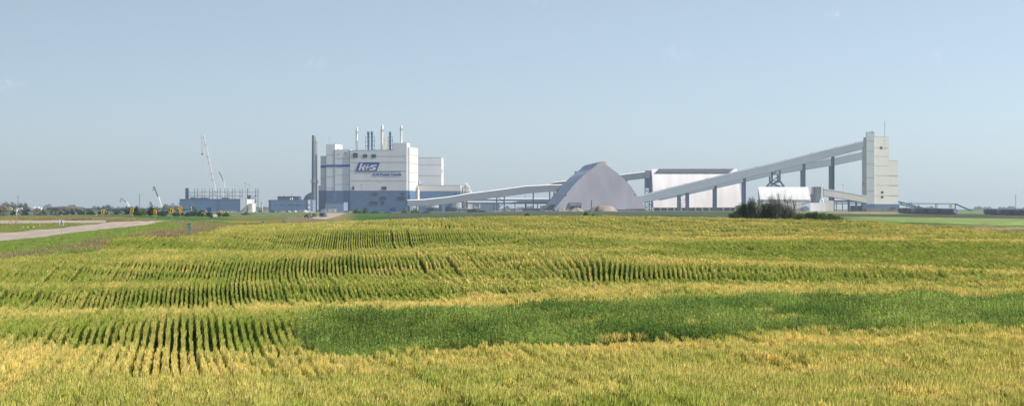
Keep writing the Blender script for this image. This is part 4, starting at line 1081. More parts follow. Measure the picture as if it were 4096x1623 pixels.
win(q, [(3454,3460,729,739)], 4.8, frame=False, name='vent')
mb = MB(); mb.cyl(q.pt(3539.5,548,10), q.pt(3539.5,485,10), .42, .36, 8); mb.lathe(q.pt(3539.5,548,10), [(1.4,0),(.5,1.2)], 8); mb.build('mast', M['galv'], q.root)
mb = MB()
for px in (3485,3488.5,3492): mb.lathe(q.pt(px,529,5), [(.5,0),(.6,.9),(.2,1.6)], 8)
mb.beam(q.pt(3490,528,5), q.pt(3490,515,5), .12); q.box(mb, 3556, 3558, 577.5, 579.5, 3, 4); q.box(mb, 3459, 3466, 583, 587, 3.3, 4)
mb.build('roof_fittings', M['galv'], q.root)
q.box(MB(), 3466, 3600, 832, None, -3.5, -.9).build('dock', M['concd'], q.root); q.box(MB(), 3562, 3582, 829, 834, -4, -3.4).build('canopy', M['dark'], q.root)
# lower gallery from the small plant to tower
Yl_ = lambda px: 1935
r5, o5, _ = conveyor('lower_conveyor', [(3292,757,783),(3362,767,793),(3466,786,812)], Yl_, 6, 'low cream and grey gallery sloping down to the foot of the tower', m='cream', capm='galv')
trestle(r5, o5, 3395, 795, 840, 1935, 2, lw=.8); trestle(r5, o5, 3425, 803, 840, 1935, 2, lw=.6)
# white roofed shed
q = Fr('white_roofed_shed', 3026, 1880, 3, 'bright white ribbed roof shed behind the bare scrub trees', 'shed', pybase=842)
rl, rr, el, er = q.pt(3031.5,747.5,12), q.pt(3232,748,12), q.pt(3041,798,0), q.pt(3243,799,0)
k = 6; mb = MB(); prof = []
for i in range(k+1):
    t = i/k; bow = math.sin(math.pi*t)*.9; prof.append((el.lerp(rl,t)+Vector((0,-bow,bow*.6)), er.lerp(rr,t)+Vector((0,-bow,bow*.6))))
bkp = [(a+Vector((0,2*(rl.y-a.y),0)), b+Vector((0,2*(rl.y-a.y),0))) for a, b in prof]
for i in range(k):
    mb.add([prof[i][0], prof[i][1], prof[i+1][1], prof[i+1][0]], [(0,1,2,3)]); mb.add([bkp[i][0], bkp[i+1][0], bkp[i+1][1], bkp[i][1]], [(0,1,2,3)])
mb.build('roof', M['capw'], q.root)
mb = MB()
for j in range(9):
    for i in range(k):
        a = prof[i][0].lerp(prof[i][1], j/8)+Vector((0,-.05,.05)); b = prof[i+1][0].lerp(prof[i+1][1], j/8)+Vector((0,-.05,.05)); mb.beam(a, b, .2, .12)
mb.build('roof_rib', M['capw'], q.root)
mb = MB(); mb.prism([(el.x,.6,-2),(er.x,.6,-2),(er.x,.6,el.z),(el.x,.6,el.z)], (0,22,0)); mb.build('wall', M['white'], q.root)
mb = MB()
pl = [p[0]+Vector((.4,0,0)) for p in prof]+[p[0]+Vector((.4,0,0)) for p in bkp[::-1]]; mb.prism(pl, (.3,0,0)); mb.build('gable_wall', M['pinkw'], q.root)
mb = MB(); mb.beam(q.pt(3205,818,-1), q.pt(3243,806,-1), .6, .9); mb.prism([q.pt(3213,832,-3), q.pt(3225,824,-3), q.pt(3238,832,-3), q.pt(3238,842,-3), q.pt(3213,842,-3)], (0,3,0)); mb.build('side_ramp', M['bluel'], q.root)
# little plant
q = Fr('dryer_house', 3244, 1900, 2, 'small grey block with bright exhaust pipe beside the white roofed shed', 'plant building', pybase=844)
q.box(MB(), 3254, 3292, 748, 816, 2, 12).build('tower', M['gal'], q.root); q.box(MB(), 3249, 3254.2, 748, 778, 3, 11).build('side_bay', M['cream'], q.root)
q.box(MB(), 3238, 3257, 777, 812, 3, 10).build('side_bay', M['gal'], q.root)
q.box(MB(), 3242, 3298, 811, None, -2, 14).build('base', M['white'], q.root); q.box(MB(), 3298, 3335, 802, None, 0, 14).build('base_annex', M['cream'], q.root)
q.box(MB(), 3253.5, 3292.5, 747, 748.5, 1.8, 12.2).build('roof_trim', M['seam'], q.root)
mb = MB(); mb.cyl(q.pt(3286.5,812,0), q.pt(3286.5,731,0), .75, .65, 12); mb.cyl(q.pt(3280,812,0), q.pt(3281,799,0), .8, .8, 12); mb.cyl(q.pt(3281,799,0), q.pt(3288,796,0), .9, .9, 12); mb.cyl(q.pt(3288,796,0), q.pt(3293,804,0), .9, .8, 12); mb.cyl(q.pt(3293,803,0), q.pt(3293,812,0), .8, .8, 12)
mb.build('exhaust_pipe', M['capw'], q.root)
# masts east
q = Fr('light_mast', 3372, 1900, 0, 'lighting mast standing alone left of the loadout tower', 'light mast', 'tall lighting masts round the plant', pybase=844)
h = q.Z(738,3372); mb = MB(); mb.cyl((0,0,-1), (0,0,h), .25, .15, 8); mb.build('pole', M['galv'], q.root); mb = MB(); mb.lathe((0,0,h-.3), [(.6,0),(1.3,.3),(1.2,.6),(.2,.9)], 12); mb.build('lamp_head', M['galv'], q.root)
# stuff under low gallery
q = Fr('loading_rack', 3318, 1985, 0, 'low dark blue loading rack between the small plant and the tower', 'loading rack', pybase=845)
mb = MB(); q.box(mb, 3336, 3452, 801, 807, 0, 3); q.box(mb, 3340, 3450, 813, 816, 0, 3); mb.build('deck', M['steel'], q.root)
q.box(MB(), 3340, 3450, 808, 811, .4, 2.6).build('cover', M['capw'], q.root)
for px in (3345,3370,3396,3422,3446): mb = MB(); mb.beam(q.pt(px,803,1), q.pt(px,848,1), .7); mb.build('leg', M['steel'], q.root)
q.box(MB(), 3405, 3448, 822, None, 1, 8).build('tank', M['steel'], q.root)
# right loadout bridge
q = Fr('loading_bridge', 3594, 1990, 0, 'thin horizontal loading bridge running east and sloping to the ground', 'conveyor bridge', pybase=845)
mb = MB(); mb.beam(q.pt(3594,813,0), q.pt(3822,815.5,0), 2, .8); mb.beam(q.pt(3822,815.5,0), q.pt(3886,843,0), 2, 1.4); mb.build('deck', M['steel'], q.root)
for px in (3742,3748,3820,3822,3675): mb = MB(); mb.beam(q.pt(px,815,0), q.pt(px,846,0), .6 if px != 3675 else .35); mb.build('leg', M['steel'], q.root)
for px in (3639,3646): mb = MB(); mb.beam(q.pt(px,806,1), q.pt(px,836,1), .35); mb.build('post', M['steel'], q.root)
q.box(MB(), 3799, 3809, 818, 832, 3, 5).build('cabin', M['utpale'], q.root)
for i, (a, b, Yq) in enumerate((((3594,806),(3706,836),2000),((3600,817),(3690,836),1985))):
    q = Fr('inclined_conveyor', 3594, Yq, 0, ['dark upper belt conveyor sloping down from the tower foot','white topped lower belt conveyor sloping down from the tower foot'][i], 'conveyor', 'belt conveyors at the tower foot', pybase=845)
    mb = MB(); mb.beam(q.pt(*a), q.pt(*b), 2.5, 1.3); mb.build('belt_frame', M['steel'], q.root)
    if i: mb = MB(); mb.beam(q.pt(a[0],a[1]-1.5), q.pt(a[0]+44,a[1]+8), 2.3, .5); mb.build('cover', M['capw'], q.root)
    for t in (.3,.6,.85): mb = MB(); c0 = q.pt(*a).lerp(q.pt(*b), t); mb.beam(c0, (c0.x, c0.y, -1), .4); mb.build('leg', M['steel'], q.root)
    mb = MB(); c0 = q.pt(*a).lerp(q.pt(*b), .72); mb.lathe(c0, [(.9,0),(1.0,1.4),(.4,2)], 8); mb.build('drive_head', M['seam'], q.root)
# ================================================================== hopper wagons
def wagon(m, label, group, loc, rz):
    r = empty('hopper_wagon', loc, rz, label, 'railway wagon', group)
    mb = MB(); L, w, h = 15.0, 3.0, 3.3
    prof = [(-1.3,0),(-1.5,.5),(-1.5,2.5),(-1.0,3.1),(0,3.3),(1.0,3.1),(1.5,2.5),(1.5,.5),(1.3,0)]
    mb.prism([(-L/2, y, 1.0+z) for y, z in prof], (L, 0, 0)); mb.build('body', M[m], r)
    mb = MB()
    for i in range(6):
        for s_ in (-1, 1): mb.box(-L/2+.4+i*(L-1)/5, -L/2+.7+i*(L-1)/5, s_*1.56-.06, s_*1.56+.06, 1.4, 3.6)
    mb.box(-L/2+1, L/2-1, -.35, .35, 4.3, 4.45); mb.build('ribs', M['hopperd'], r)
    for x in (-4.6, 0, 4.6): mb = MB(); mb.prism([(x-1.9,-1.1,1.0),(x+1.9,-1.1,1.0),(x+.5,-1.1,.35),(x-.5,-1.1,.35)], (0,2.2,0)); mb.build('chute', M['hopperd'], r)
    for x in (-L/2+1.9, L/2-1.9):
        mb = MB()
        for xx in (-.9,.9):
            for y in (-.85,.7): mb.cyl((x+xx,y,.46),(x+xx,y+.15,.46),.46,n=12)
        mb.box(x-1.4,x+1.4,-.7,.7,.5,.75); mb.build('bogie', M['black'], r)
    return r
def train(pxs, Y0, dY, mats, labels, group, zoff=0):
    protoW = {}
    for i, px in enumerate(pxs):
        Y = Y0+dY*i; x = (px-2048)/F*Y
        nx = (pxs[1]-pxs[0]); vx = nx/F*Y0; ang = math.atan2(dY, vx if vx else .01)
        m = mats[i % len(mats)]; z = z1(x, Y)+zoff
        if m not in protoW: protoW[m] = wagon(m, labels(i), group, (x,Y,z), ang)
        else: dup(protoW[m], (x,Y,z), ang, labels(i))
ordn = ['first','second','third','fourth','fifth','sixth','seventh','eighth','ninth','tenth','eleventh','twelfth']
train([3805-17.4*i for i in range(12)], 1395, 15.4, ['hopper','hopper','hopperd','hopper','hopper','hopperd','hopper','hopper','hopperl','hopper','hopperd','hopper'],
      lambda i: 'grey hopper wagon, %s from the right end of the train by the tower' % ordn[i], 'hopper wagons in the train beside the tower')
train([3959+17.2*i for i in range(10)], 1505, -14.8, ['hopper','hopper','hopper','hopperl','hopper','hopper','hopperd','hopper','hopper','hopper'],
      lambda i: 'grey hopper wagon, %s from the left end of the far right train' % ordn[i], 'hopper wagons in the far right train')
# ================================================================== poles
def upole(px, top, Y, label, arms=2, r=.16, pybase=None):
    b = G(px, Y); h = (ZC-(top-HOR)/F*Y)-b.z
    q = empty('utility_pole', b, 0, label, 'utility pole', 'wooden utility poles on the skyline')
    mb = MB(); mb.cyl((0,0,-.5), (0,0,h), r*1.3, r, 8); mb.build('pole', M['woodd'], q)
    mb = MB()
    for k in range(arms): mb.beam((-1.3,0,h-1.2-k*1.6), (1.3 if k == 0 else .2,0,h-1.2-k*1.6), .16)
    mb.build('crossarm', M['woodd'], q); return q
upole(72, 781, 1700, 'lone utility pole rising out of the trees at the far left', 1)
upole(558, 776, 1600, 'utility pole between the two leaning mobile cranes', 1)
upole(4063, 778, 2000, 'utility pole with short crossarms above the far right train', 3, .22)
upole(2100, 780, 2150, 'thin pole seen behind the level pipe galleries', 1)
upole(1000+45, 806, 1700, 'short pole behind the braced end of the steel frame', 1)
upole(1445, 735, 1890, 'thin grey pole standing in front of the logo building', 1, .1)
upole(1165, 790, 1890, 'thin dark pole in front of the office block', 1, .12)
upole(922, 814, 1700, 'short pole in front of the blue hall wall', 1, .1)
# ================================================================== long camp shed
q = Fr('camp_shed', 327, 1350, -1, 'very long low grey camp building with dark roof edge behind the scrub', 'camp building')
q.box(MB(), 327, 770, 834.5, None, 0, 14).build('wall', M['bluel'], q.root); q.box(MB(), 326, 771, 832.4, 834.6, -.4, 14.4).build('roof', M['seam'], q.root)
win(q, [(x,x+4,838,842) for x in (393,432,437,475,505,540,575,705,735)], 0, frame=False, m='dark')
# ================================================================== road signs
def post(mb, h, w=.07): mb.box(-w/2, w/2, -w/2, w/2, -.3, h)
def place(px, py, Y): return W(px, py, Y)
# thirty ahead sign
Yq = 257; b = G(246.5, Yq); sc = Yq/F
q = empty('speed_sign', b, R(2), 'white sign with black up arrow over 30 beside the gravel road', 'road sign')
ztop = W(0,879,Yq).z-b.z; zbot = W(0,901.5,Yq).z-b.z; wd = 18*sc
mb = MB(); mb.cyl((0,0,-.3), (0,0,ztop-.1), .045, .045, 8); mb.build('post', M['post'], q)
mb = MB(); mb.box(-wd/2, wd/2, -.10, -.07, zbot, ztop); pn = mb.build('panel', M['signw'], q)
mb = MB(); bw = .010
for x0, x1, z0, z1_ in ((-wd/2+.015,wd/2-.015,zbot+.015,zbot+.015+bw),(-wd/2+.015,wd/2-.015,ztop-.015-bw,ztop-.015),(-wd/2+.015,-wd/2+.015+bw,zbot+.035,ztop-.035),(wd/2-.015-bw,wd/2-.015,zbot+.035,ztop-.035)): mb.box(x0,x1,-.106,-.1005,z0,z1_)
mb.build('border', M['signk'], pn)
mb = MB(); zc = ztop-.30; mb.prism([(-.15,-.112,zc+.05),(.15,-.112,zc+.05),(0,-.112,zc+.24)], (0,.008,0)); mb.box(-.035,.035,-.112,-.104,zc-.05,zc+.06); mb.build('arrow', M['signk'], pn)
t_ = text('30', pn, 'speed_number', .42, 'signk', (0,-.108,zbot+.21), (R(90),0,0), .004, 0, .014)
# chevrons
def chevron(px, base, t, bt, Y, wpx, label):
    b = G(px, Y); b.z = W(0, base, Y).z; s = Y/F
    q = empty('chevron_sign', b, R(4), label, 'chevron sign', 'yellow chevron signs round the bend')
    w = wpx*s; z0 = W(0,bt,Y).z-b.z; z1_ = W(0,t,Y).z-b.z
    mb = MB(); mb.box(-.06,.06,-.06,.06,-.8,z1_-.1); mb.build('post', M['wood'], q)
    mb = MB(); mb.box(-w/2, w/2, -.12, -.09, z0, z1_); pn = mb.build('panel', M['signy'], q)
    h = z1_-z0; mb = MB(); zc = (z0+z1_)/2; a = w*.30; y = -.13
    mb.prism([(a,y,z1_-h*.1),(-a*.1,y,z1_-h*.1),(-a*1.25,y,zc),(-a*.1,y,z0+h*.1),(a,y,z0+h*.1),(a*.0,y,zc)], (0,.008,0)); mb.build('chevron', M['signk'], pn)
chevron(412, 880, 838, 855, 330, 12, 'yellow chevron sign at the far left end of the bend')
chevron(529, 880, 832, 848, 335, 12, 'yellow chevron sign standing highest, second along the bend from the left')
chevron(621, 877, 838, 854, 345, 12, 'yellow chevron sign in front of the tree right of the bend middle')
chevron(687, 875, 833, 851, 350, 12, 'yellow chevron sign closest to the diamond warning sign')
Yq = 326; b = G(721.5, Yq); b.z = W(0, 884, Yq).z
q = empty('curve_sign', b, R(3), 'yellow diamond warning sign with left bend arrow and small plate', 'warning sign'); s = Yq/F
mb = MB(); mb.box(-.06,.06,-.06,.06,-.8,W(0,830,Yq).z-b.z); mb.build('post', M['wood'], q)
zc = W(0,832.5,Yq).z-b.z; r_ = 10.3*s
mb = MB(); mb.prism([(0,-.12,zc+r_),(-r_,-.12,zc),(0,-.12,zc-r_),(r_,-.12,zc)], (0,.03,0)); pn = mb.build('panel', M['signy'], q)
mb = MB(); u = r_/10
def bx(x0,x1,z0,z1_): mb.prism([(x0*u,-.135,zc+z0*u),(x1*u,-.135,zc+z0*u),(x1*u,-.135,zc+z1_*u),(x0*u,-.135,zc+z1_*u)], (0,.01,0))
bx(2.2,3.8,-4.5,1.2); mb.prism([(x*u,-.135,zc+z*u) for x, z in ((3.8,1.2),(2.2,1.2),(1.4,2.0),(-1.8,2.0),(-1.8,3.6),(1.8,3.6),(3.0,2.9))], (0,.01,0)); mb.prism([(x*u,-.135,zc+z*u) for x, z in ((-5,2.8),(-1.6,.6),(-1.6,5.0))], (0,.01,0)); mb.build('bend_arrow', M['signk'], pn)
z1_ = W(0,842.5,Yq).z-b.z; z0 = W(0,852,Yq).z-b.z
mb = MB(); mb.box(-6*s,6*s,-.12,-.09,z0,z1_); pn = mb.build('advisory_plate', M['signy'], q)
mb = MB()
mb.prism([(x*s,-.13,z0+z*s) for x, z in ((-3.5,6.8),(-1.2,5.2),(-1.2,8.2))], (0,.008,0)); mb.box(-1.2*s,3*s,-.13,-.122,z0+6.2*s,z0+7.2*s); mb.box(-2.5*s,-1*s,-.13,-.122,z0+1.8*s,z0+4*s); mb.box(.5*s,2.6*s,-.13,-.122,z0+1.8*s,z0+4*s)
mb.build('plate_symbol', M['signk'], pn)
# back of a diamond sign
Yq = 300; b = G(65, Yq); q = empty('diamond_sign', b, R(24), 'back of a bare metal diamond sign on a wooden post by the side road', 'road sign'); s = Yq/F
zc = W(0,842,Yq).z-b.z; r_ = 9.3*s
mb = MB(); mb.box(-.06,.06,-.06,.06,-.4,zc+r_*.9); mb.build('post', M['wood'], q)
mb = MB(); mb.prism([(0,.07,zc+r_),(-r_*.8,.07,zc),(0,.07,zc-r_),(r_*.8,.07,zc)], (0,.03,0)); mb.build('panel', M['signb'], q)
mb = MB(); z0 = W(0,860,Yq).z-b.z; mb.box(-3.2*s,3.2*s,.07,.10,z0,z0+8*s); mb.build('lower_plate', M['signb'], q)
# blue board and orange globe
Yq = 1250; q = Fr('notice_board', 828, Yq, 0, 'plain dark blue board on posts in front of the blue hall', 'notice board')
q.box(MB(), 827.5, 845.5, 829, 845, 0, .3).build('panel', M['bluebrd'], q.root)
for px in (830,843): mb = MB(); mb.box(q.S(px)-.15, q.S(px)+.15, .35, .6, -.5, q.Z(830,px)); mb.build('post', M['post'], q.root)
# ================================================================== stakes, fence posts, boxes
def stake(px, t, b, Y, m, w, label, group, name='marker_stake', cap=None, cat='marker stake', lean=0):
    if Y is None: g0 = cast(px, b, 200); Y = g0.y
    g0 = G(px, Y); h = max(.3, W(0,t,Y).z-g0.z); q = empty(name, g0, 0, label, cat, group); q.rotation_euler = (0, lean, 0)
    k = w*Y/F; mb = MB(); mb.cyl((0,0,-.3), (0,0,h), k/2, k/2*.9, 8); mb.build('post', M[m], q)
    if cap: mb = MB(); mb.cyl((0,0,h-cap[1]*Y/F), (0,0,h+.03), k/2*cap[2], k/2*cap[2], 8); mb.build('cap', M[cap[0]], q)
    return q
wd_ = ['leaning thinly to','close to','just left of','standing between','nearest to']
fp = [(4,891,901,'first weathered fence post at the very left edge of the picture'),(18,887,904,'tall dark fence post second from the left edge'),(33,887,902,'dark fence post left of the orange marker'),(47,884,902,'dark fence post touching the right side of the orange marker'),(60,885,897,'fence post just left of the diamond sign post'),(72,887,896,'short fence post just right of the diamond sign post'),(84,890,898,'short pale fence post in the grassy island'),(120,889,895,'tiny fence post against the side road')]
for px, t, b, lb in fp: stake(px, t, b, None, 'woodd', 1.7, lb, 'fence posts in the grassy island', 'fence_post', cat='fence post')
stake(217.5, 889, 901, None, 'woodd', 3, 'thick leaning dark post against the side road', None, 'timber_post', cat='post', lean=-.08)
stake(41.5, 882, 902, None, 'orange', 2, 'tall orange marker with red top among the fence posts', None, cap=('red',8,1.1))
stake(44.5, 893, 902, None, 'signw', 1.6, 'short white stake beside the orange marker', None)
stake(92, 904, 914, None, 'signw', 2.4, 'left one of the short white stakes in the grassy island', 'white stakes in the grassy island', cap=('warm_orange',3,1.05))
stake(111, 903, 913, None, 'signw', 2.4, 'middle one of the short white stakes in the grassy island', 'white stakes in the grassy island', cap=('warm_orange',3,1.05))
stake(159.5, 895, 905, None, 'signw', 2.0, 'right one of the short white stakes in the grassy island', 'white stakes in the grassy island', cap=('warm_orange',3,1.05))
stake(126, 908, 919, None, 'woodd', 1.2, 'dark round headed marker in the grassy island', None, cap=('dark',6,3.2))
g0 = cast(134, 915, 200); s = g0.y/F; q = empty('marker_plate', g0, 0, 'small square white and yellow plate in the grassy island', 'marker plate')
mb = MB(); mb.box(-2.6*s,2.6*s,-.02,.02,6*s,10.5*s); mb.build('panel', M['signw'], q); mb = MB(); mb.box(-2.6*s,2.6*s,-.025,.015,2*s,5.2*s); mb.build('plate', M['signy'], q); mb = MB(); mb.box(-.05,.05,.02,.08,-.2,9*s); mb.build('post', M['post'], q)
stake(547.5, 902, 917, 252, 'warm_orange', 1.6, 'thin pale orange topped stake in the bright verge', None, cap=('orange',6,1.5))
stake(598, 897, 925, 250, 'woodd', 1.0, 'thin dark rod with a red head above the brown verge', None, cap=('red',7,4))
stake(813, 872, 897, 330, 'woodd', 1.0, 'thin rod with a rusty red head right of the diamond warning sign', None, cap=('red',6,5))
stake(845.5, 869, 882, 420, 'galv', 1.8, 'leaning white stake by the round culvert end', None, lean=.12)
stake(979, 896, 909, None, 'red', 2.2, 'short red post at the edge of the wheat', None)
stake(1026.5, 891, 912, None, 'signw', 2.0, 'white post with red top at the edge of the wheat', None, cap=('red',9,1.15))
stake(384, 860, 868, 900, 'signw', 3, 'small white marker in the scrub left of the chevrons', None)
stake(522, 905, 914, 262, 'wood', .8, 'tiny stake on the bright verge', None)
stake(186, 892, 905, None, 'wood', .7, 'hair thin stake right of the white stakes', None)
def ubox(px, t, b, w, Y, label):
    Yv = Y; g0 = G(px, Yv); s = Yv/F; g0.z = W(0,b,Yv).z
    q = empty('utility_box', g0, R(12), label, 'utility box', 'green utility boxes'); h = (b-t)*s; k = w*s
    mb = MB(); mb.box(-k*.5,-k*.02,-.12,.16,h*.58,h*.97); mb.box(-k*.22,k*.02,-.15,.15,-.8,h*.6); mb.build('left_cabinet', M['utgreen'], q)
    mb = MB(); mb.box(k*.02,k*.5,-.16,.18,h*.48,h); mb.box(k*.02,k*.34,-.14,.15,-.8,h*.5); mb.build('right_cabinet', M['utgreen'], q)
    mb = MB(); mb.box(k*.5+.002,k*.5+.02,-.14,.16,h*.5,h*.98); mb.box(k*.34+.002,k*.34+.02,-.12,.13,-.3,h*.47); mb.build('side_panel', M['utpale'], q)
    mb = MB(); mb.box(-k*.5,-k*.02,-.16,.2,h*.97,h*1.0); mb.box(k*.0,k*.53,-.2,.22,h,h*1.03); mb.build('lid', M['utpale'], q)
ubox(757, 891, 937, 18, 244, 'large green utility box standing in the verge at the wheat edge')
ubox(1052, 884, 902, 10, 430, 'small green utility box left of the other one by the dark rail line')
ubox(1135.5, 881, 897, 10, 450, 'small green box with white lid by the dark rail line')
# culvert end / round tank
q = Fr('culvert', 845, 700, 0, 'short brown round culvert pipe lying on its side by the scrub', 'culvert pipe')
mb = MB(); c0 = q.pt(852,865); mb.cyl(q.pt(846,866,0), q.pt(862,864,2), .78, .78, 16); mb.build('pipe', M['dirt'], q.root); mb = MB(); mb.cyl(q.pt(862,864,2), q.pt(862.5,864,2.1), .82, .82, 16); mb.build('rim', M['warm_orange'], q.root)
# dark pipe / rail line
q = empty('rail_line', G(1100, 455), 0, 'long thin dark rail line between the wheat and the far grass', 'rail line'); o_r = q.location.copy()
mb = MB(); P = []
for px in range(858, 1441, 12):
    x, y = XY(px, 452); P.append(Vector((x, y, W(0, 895.5+(px-858)*.004, y).z))-o_r)
for a, b in zip(P[:-1], P[1:]): mb.beam(a, b, .25, .17)
mb.build('rail', M['rail'], q)
mb = MB()
for p in P[::2]: mb.box(p.x-.1, p.x+.1, p.y-.1, p.y+.1, p.z-.7, p.z)
mb.build('stub_post', M['rail'], q)
# ================================================================== vehicles
def car(name, L, w, h, m, label, cat, loc, rz, truck=False, suv=False, group='vehicles round the plant', sc=1):
    r = empty(name, loc, rz, label, cat, group)
    hb = h*.55; zc = .32
    if truck: top = [(-L/2,.5),(-L/2,hb),(-L*.03,hb),(-L*.01,h),(L*.20,h),(L*.27,hb*1.02),(L/2-.1,hb*.95),(L/2,.55)]
    elif suv: top = [(-L/2,.5),(-L/2,hb),(-L*.46,h*.97),(-L*.3,h),(L*.12,h),(L*.25,hb*1.05),(L/2-.1,hb*.92),(L/2,.5)]
    else: top = [(-L/2,.5),(-L/2+.05,hb),(-L*.36,hb*1.05),(-L*.22,h),(L*.08,h),(L*.25,hb),(L/2-.2,hb*.85),(L/2,.5)]
    mb = MB(); body = [(-L/2+.1,zc)]+[(x, min(z,hb)) for x, z in top]+[(L/2-.1,zc)]
    mb.prism([(x,-w/2,z) for x, z in body], (0,w,0)); mb.build('body', M[m], r)
    cab = [(x,z) for x, z in top if z > hb*.9 and z > hb-.01]
    c = [p for p in top if p[1] >= hb*.98]
    mb = MB(); mb.prism([(x,-w/2+.10,z-.03) for x, z in c]+[], (0,w-.2,0)); mb.build('windows', M['glass'], r)
    xs = [p[0] for p in top if p[1] >= h*.97]; mb = MB(); mb.box(min(xs)-.05, max(xs)+.05, -w/2+.08, w/2-.08, h-.05, h+.03); mb.build('roof', M[m], r)
    for x in (-L*.31, L*.32):
        for y in (-w/2+.0, w/2-.22): mb = MB(); mb.cyl((x,y-.02,.34),(x,y+.24,.34),.36,n=14); mb.build('wheel', M['black'], r)
    for y in (-w/2+.12, w/2-.42): mb = MB(); mb.box(L/2-.05, L/2+.03, y, y+.3, .62, .8); mb.build('headlight', M['signw'], r)
    if truck: mb = MB(); mb.box(-L/2+.05, -L*.05, -w/2+.12, w/2-.12, hb-.02, hb+.015); mb.build('bed', M['black'], r)
    return r
def at_road(px, py): return cast(px, py, 500)
M['carb'] = mat('dark_blue_car_paint', (.03,.05,.12), .3, .05, 1, spec=.6); M['cark'] = mat('dark_green_grey_car_paint', (.05,.065,.07), .3, .05, 1, spec=.6)
M['carw'] = mat('white_car_paint', (.75,.76,.76), .3, .05, 1, spec=.6); M['carr'] = mat('maroon_car_paint', (.22,.08,.08), .35, .05, 1, spec=.6)
car('pickup_truck', 5.6, 2.0, 1.9, 'cark', 'dark pickup seen from behind driving up the access road', 'pickup truck', at_road(1293,868.5), R(80), truck=False, suv=True)
car('parked_car', 4.6, 1.8, 1.45, 'carb', 'dark blue car coming down the access road', 'car', at_road(1256,868), R(-92))
car('parked_car', 4.7, 1.85, 1.45, 'cark', 'dark car with light trim left of the blue car on the access road', 'car', at_road(1232,870), R(-60))
x_ = G(243, 900); car('passing_car', 4.6, 1.8, 1.5, 'carw', 'pale car half hidden in the grass behind the side road', 'car', (x_.x, x_.y, W(0,872,900).z), R(-8), suv=True)
g0 = cast(1201, 868, 500); q = empty('cattle_guard', g0, 0, 'low double dark rail barrier left of the parked cars', 'barrier'); s = g0.y/F
mb = MB(); mb.box(-9*s,9*s,-.1,.1,3.6*s,5.2*s); mb.box(-9*s,9*s,-.1,.1,.3*s,1.6*s); mb.build('rail', M['concd'], q)
for x in (-8.5*s,8.5*s): mb = MB(); mb.box(x-.1,x+.1,.1,.3,-.3,5*s); mb.build('post', M['concd'], q)
def plantcar(px, m, label, big=False, Y=1840, rz=0):
    g0 = G(px, Y); g0.z = max(g0.z, W(0,849,Y).z)
    return car('parked_car', 5.2, 1.9, 1.6, m, label, 'car', g0, rz, suv=big)
plantcar(1107, 'carb', 'dark car parked at the left corner of the office block', True)
plantcar(1133, 'carw', 'white car parked by the office block wall', False)
plantcar(1044, 'carr', 'maroon car parked right of the braced steel bay', True)
plantcar(1030, 'carw', 'white car parked left of the maroon one', False)
plantcar(913, 'carw', 'white car left of two in front of the blue hall', True, 1500)
plantcar(929, 'carw', 'white car right of two in front of the blue hall', False, 1520)
plantcar(975, 'carw', 'white car in front of the white end of the blue hall', True, 1600)
plantcar(885, 'carw', 'white car near the orange hazard sign', False, 1480)
plantcar(812, 'cark', 'dark car half behind the big bush by the blue hall', True, 1400)
plantcar(1402, 'carw', 'white pickup at the left foot of the logo wall', True)
plantcar(1385, 'carb', 'blue car at the corner of the logo wall', False)
plantcar(1130+24, 'cark', 'dark car parked in front of the porch', False)
# coach
q = Fr('coach', 1828, 1850, -4, 'white roofed coach parked under the west conveyor', 'coach', pybase=847)
mb = MB(); mb.box(0,14,0,2.6,.5,2.9); mb.build('body', M['bluel'], q.root); mb = MB(); mb.box(-.1,14.1,-.1,2.7,2.9,3.3); mb.build('roof', M['capw'], q.root)
mb = MB(); mb.box(.5,13.5,-.05,2.65,1.6,2.6); mb.build('windows', M['glass'], q.root)
for x in (2.2,11): mb = MB(); mb.cyl((x,-.05,.5),(x,2.65,.5),.5,n=14); mb.build('wheel', M['black'], q.root)
# tanks below the west conveyor
for i, (px, w, t, m, lb) in enumerate(((1650,38,823,'conc','squat pale tank under the left end of the west conveyor'),(1731,54,818,'galv','wide grey tank under the west conveyor'),(1765,30,812,'steel','dark cluster tank under the middle of the west conveyor'),(1825,46,808,'galv','second wide grey tank right of the dark tank'),(1860,22,806,'galv','narrow pale tank beside the braced trestle'))):
    q = Fr('storage_tank', px, 2005+i*3, 0, lb, 'tank', 'tanks below the west conveyor', pybase=846); r_ = w/2*2005/F; h = q.Z(t, px)
    zb = 5 if m == 'galv' else 0
    mb = MB(); mb.lathe((0,0,zb-1), [(r_,0),(r_,h-zb+.5),(r_*.5,h-zb+1.3)], 20); mb.build('shell', M[m], q.root)
    mb = MB(); 
    if zb: mb.box(-r_*.9,r_*.9,-r_*.7,r_*.7,-1,zb-1); mb.build('plinth', M['steel'], q.root)
    else: mb.lathe((0,0,h*.6), [(r_+.12,0),(r_+.12,.35)], 20); mb.build('band', M['seam'], q.root)
q = Fr('pump_house', 1872, 2015, 2, 'blue grey low plant house with white doors under the pipe galleries', 'plant house', pybase=846)
q.box(MB(), 1882, 1998, 812, None, 0, 14).build('wall', M['bluel'], q.root); q.box(MB(), 1871, 1881.5, 814, None, -1, 12).build('white_bay', M['capw'], q.root)
q.box(MB(), 1882, 1889, 815, None, -.6, 12).build('side_bay', M['cream'], q.root); q.box(MB(), 1917, 1920.5, 815, 830, -.5, .1).build('downpipe', M['capw'], q.root); q.box(MB(), 1895, 1919, 829, 832, -1.2, .1).build('awning', M['capw'], q.root)
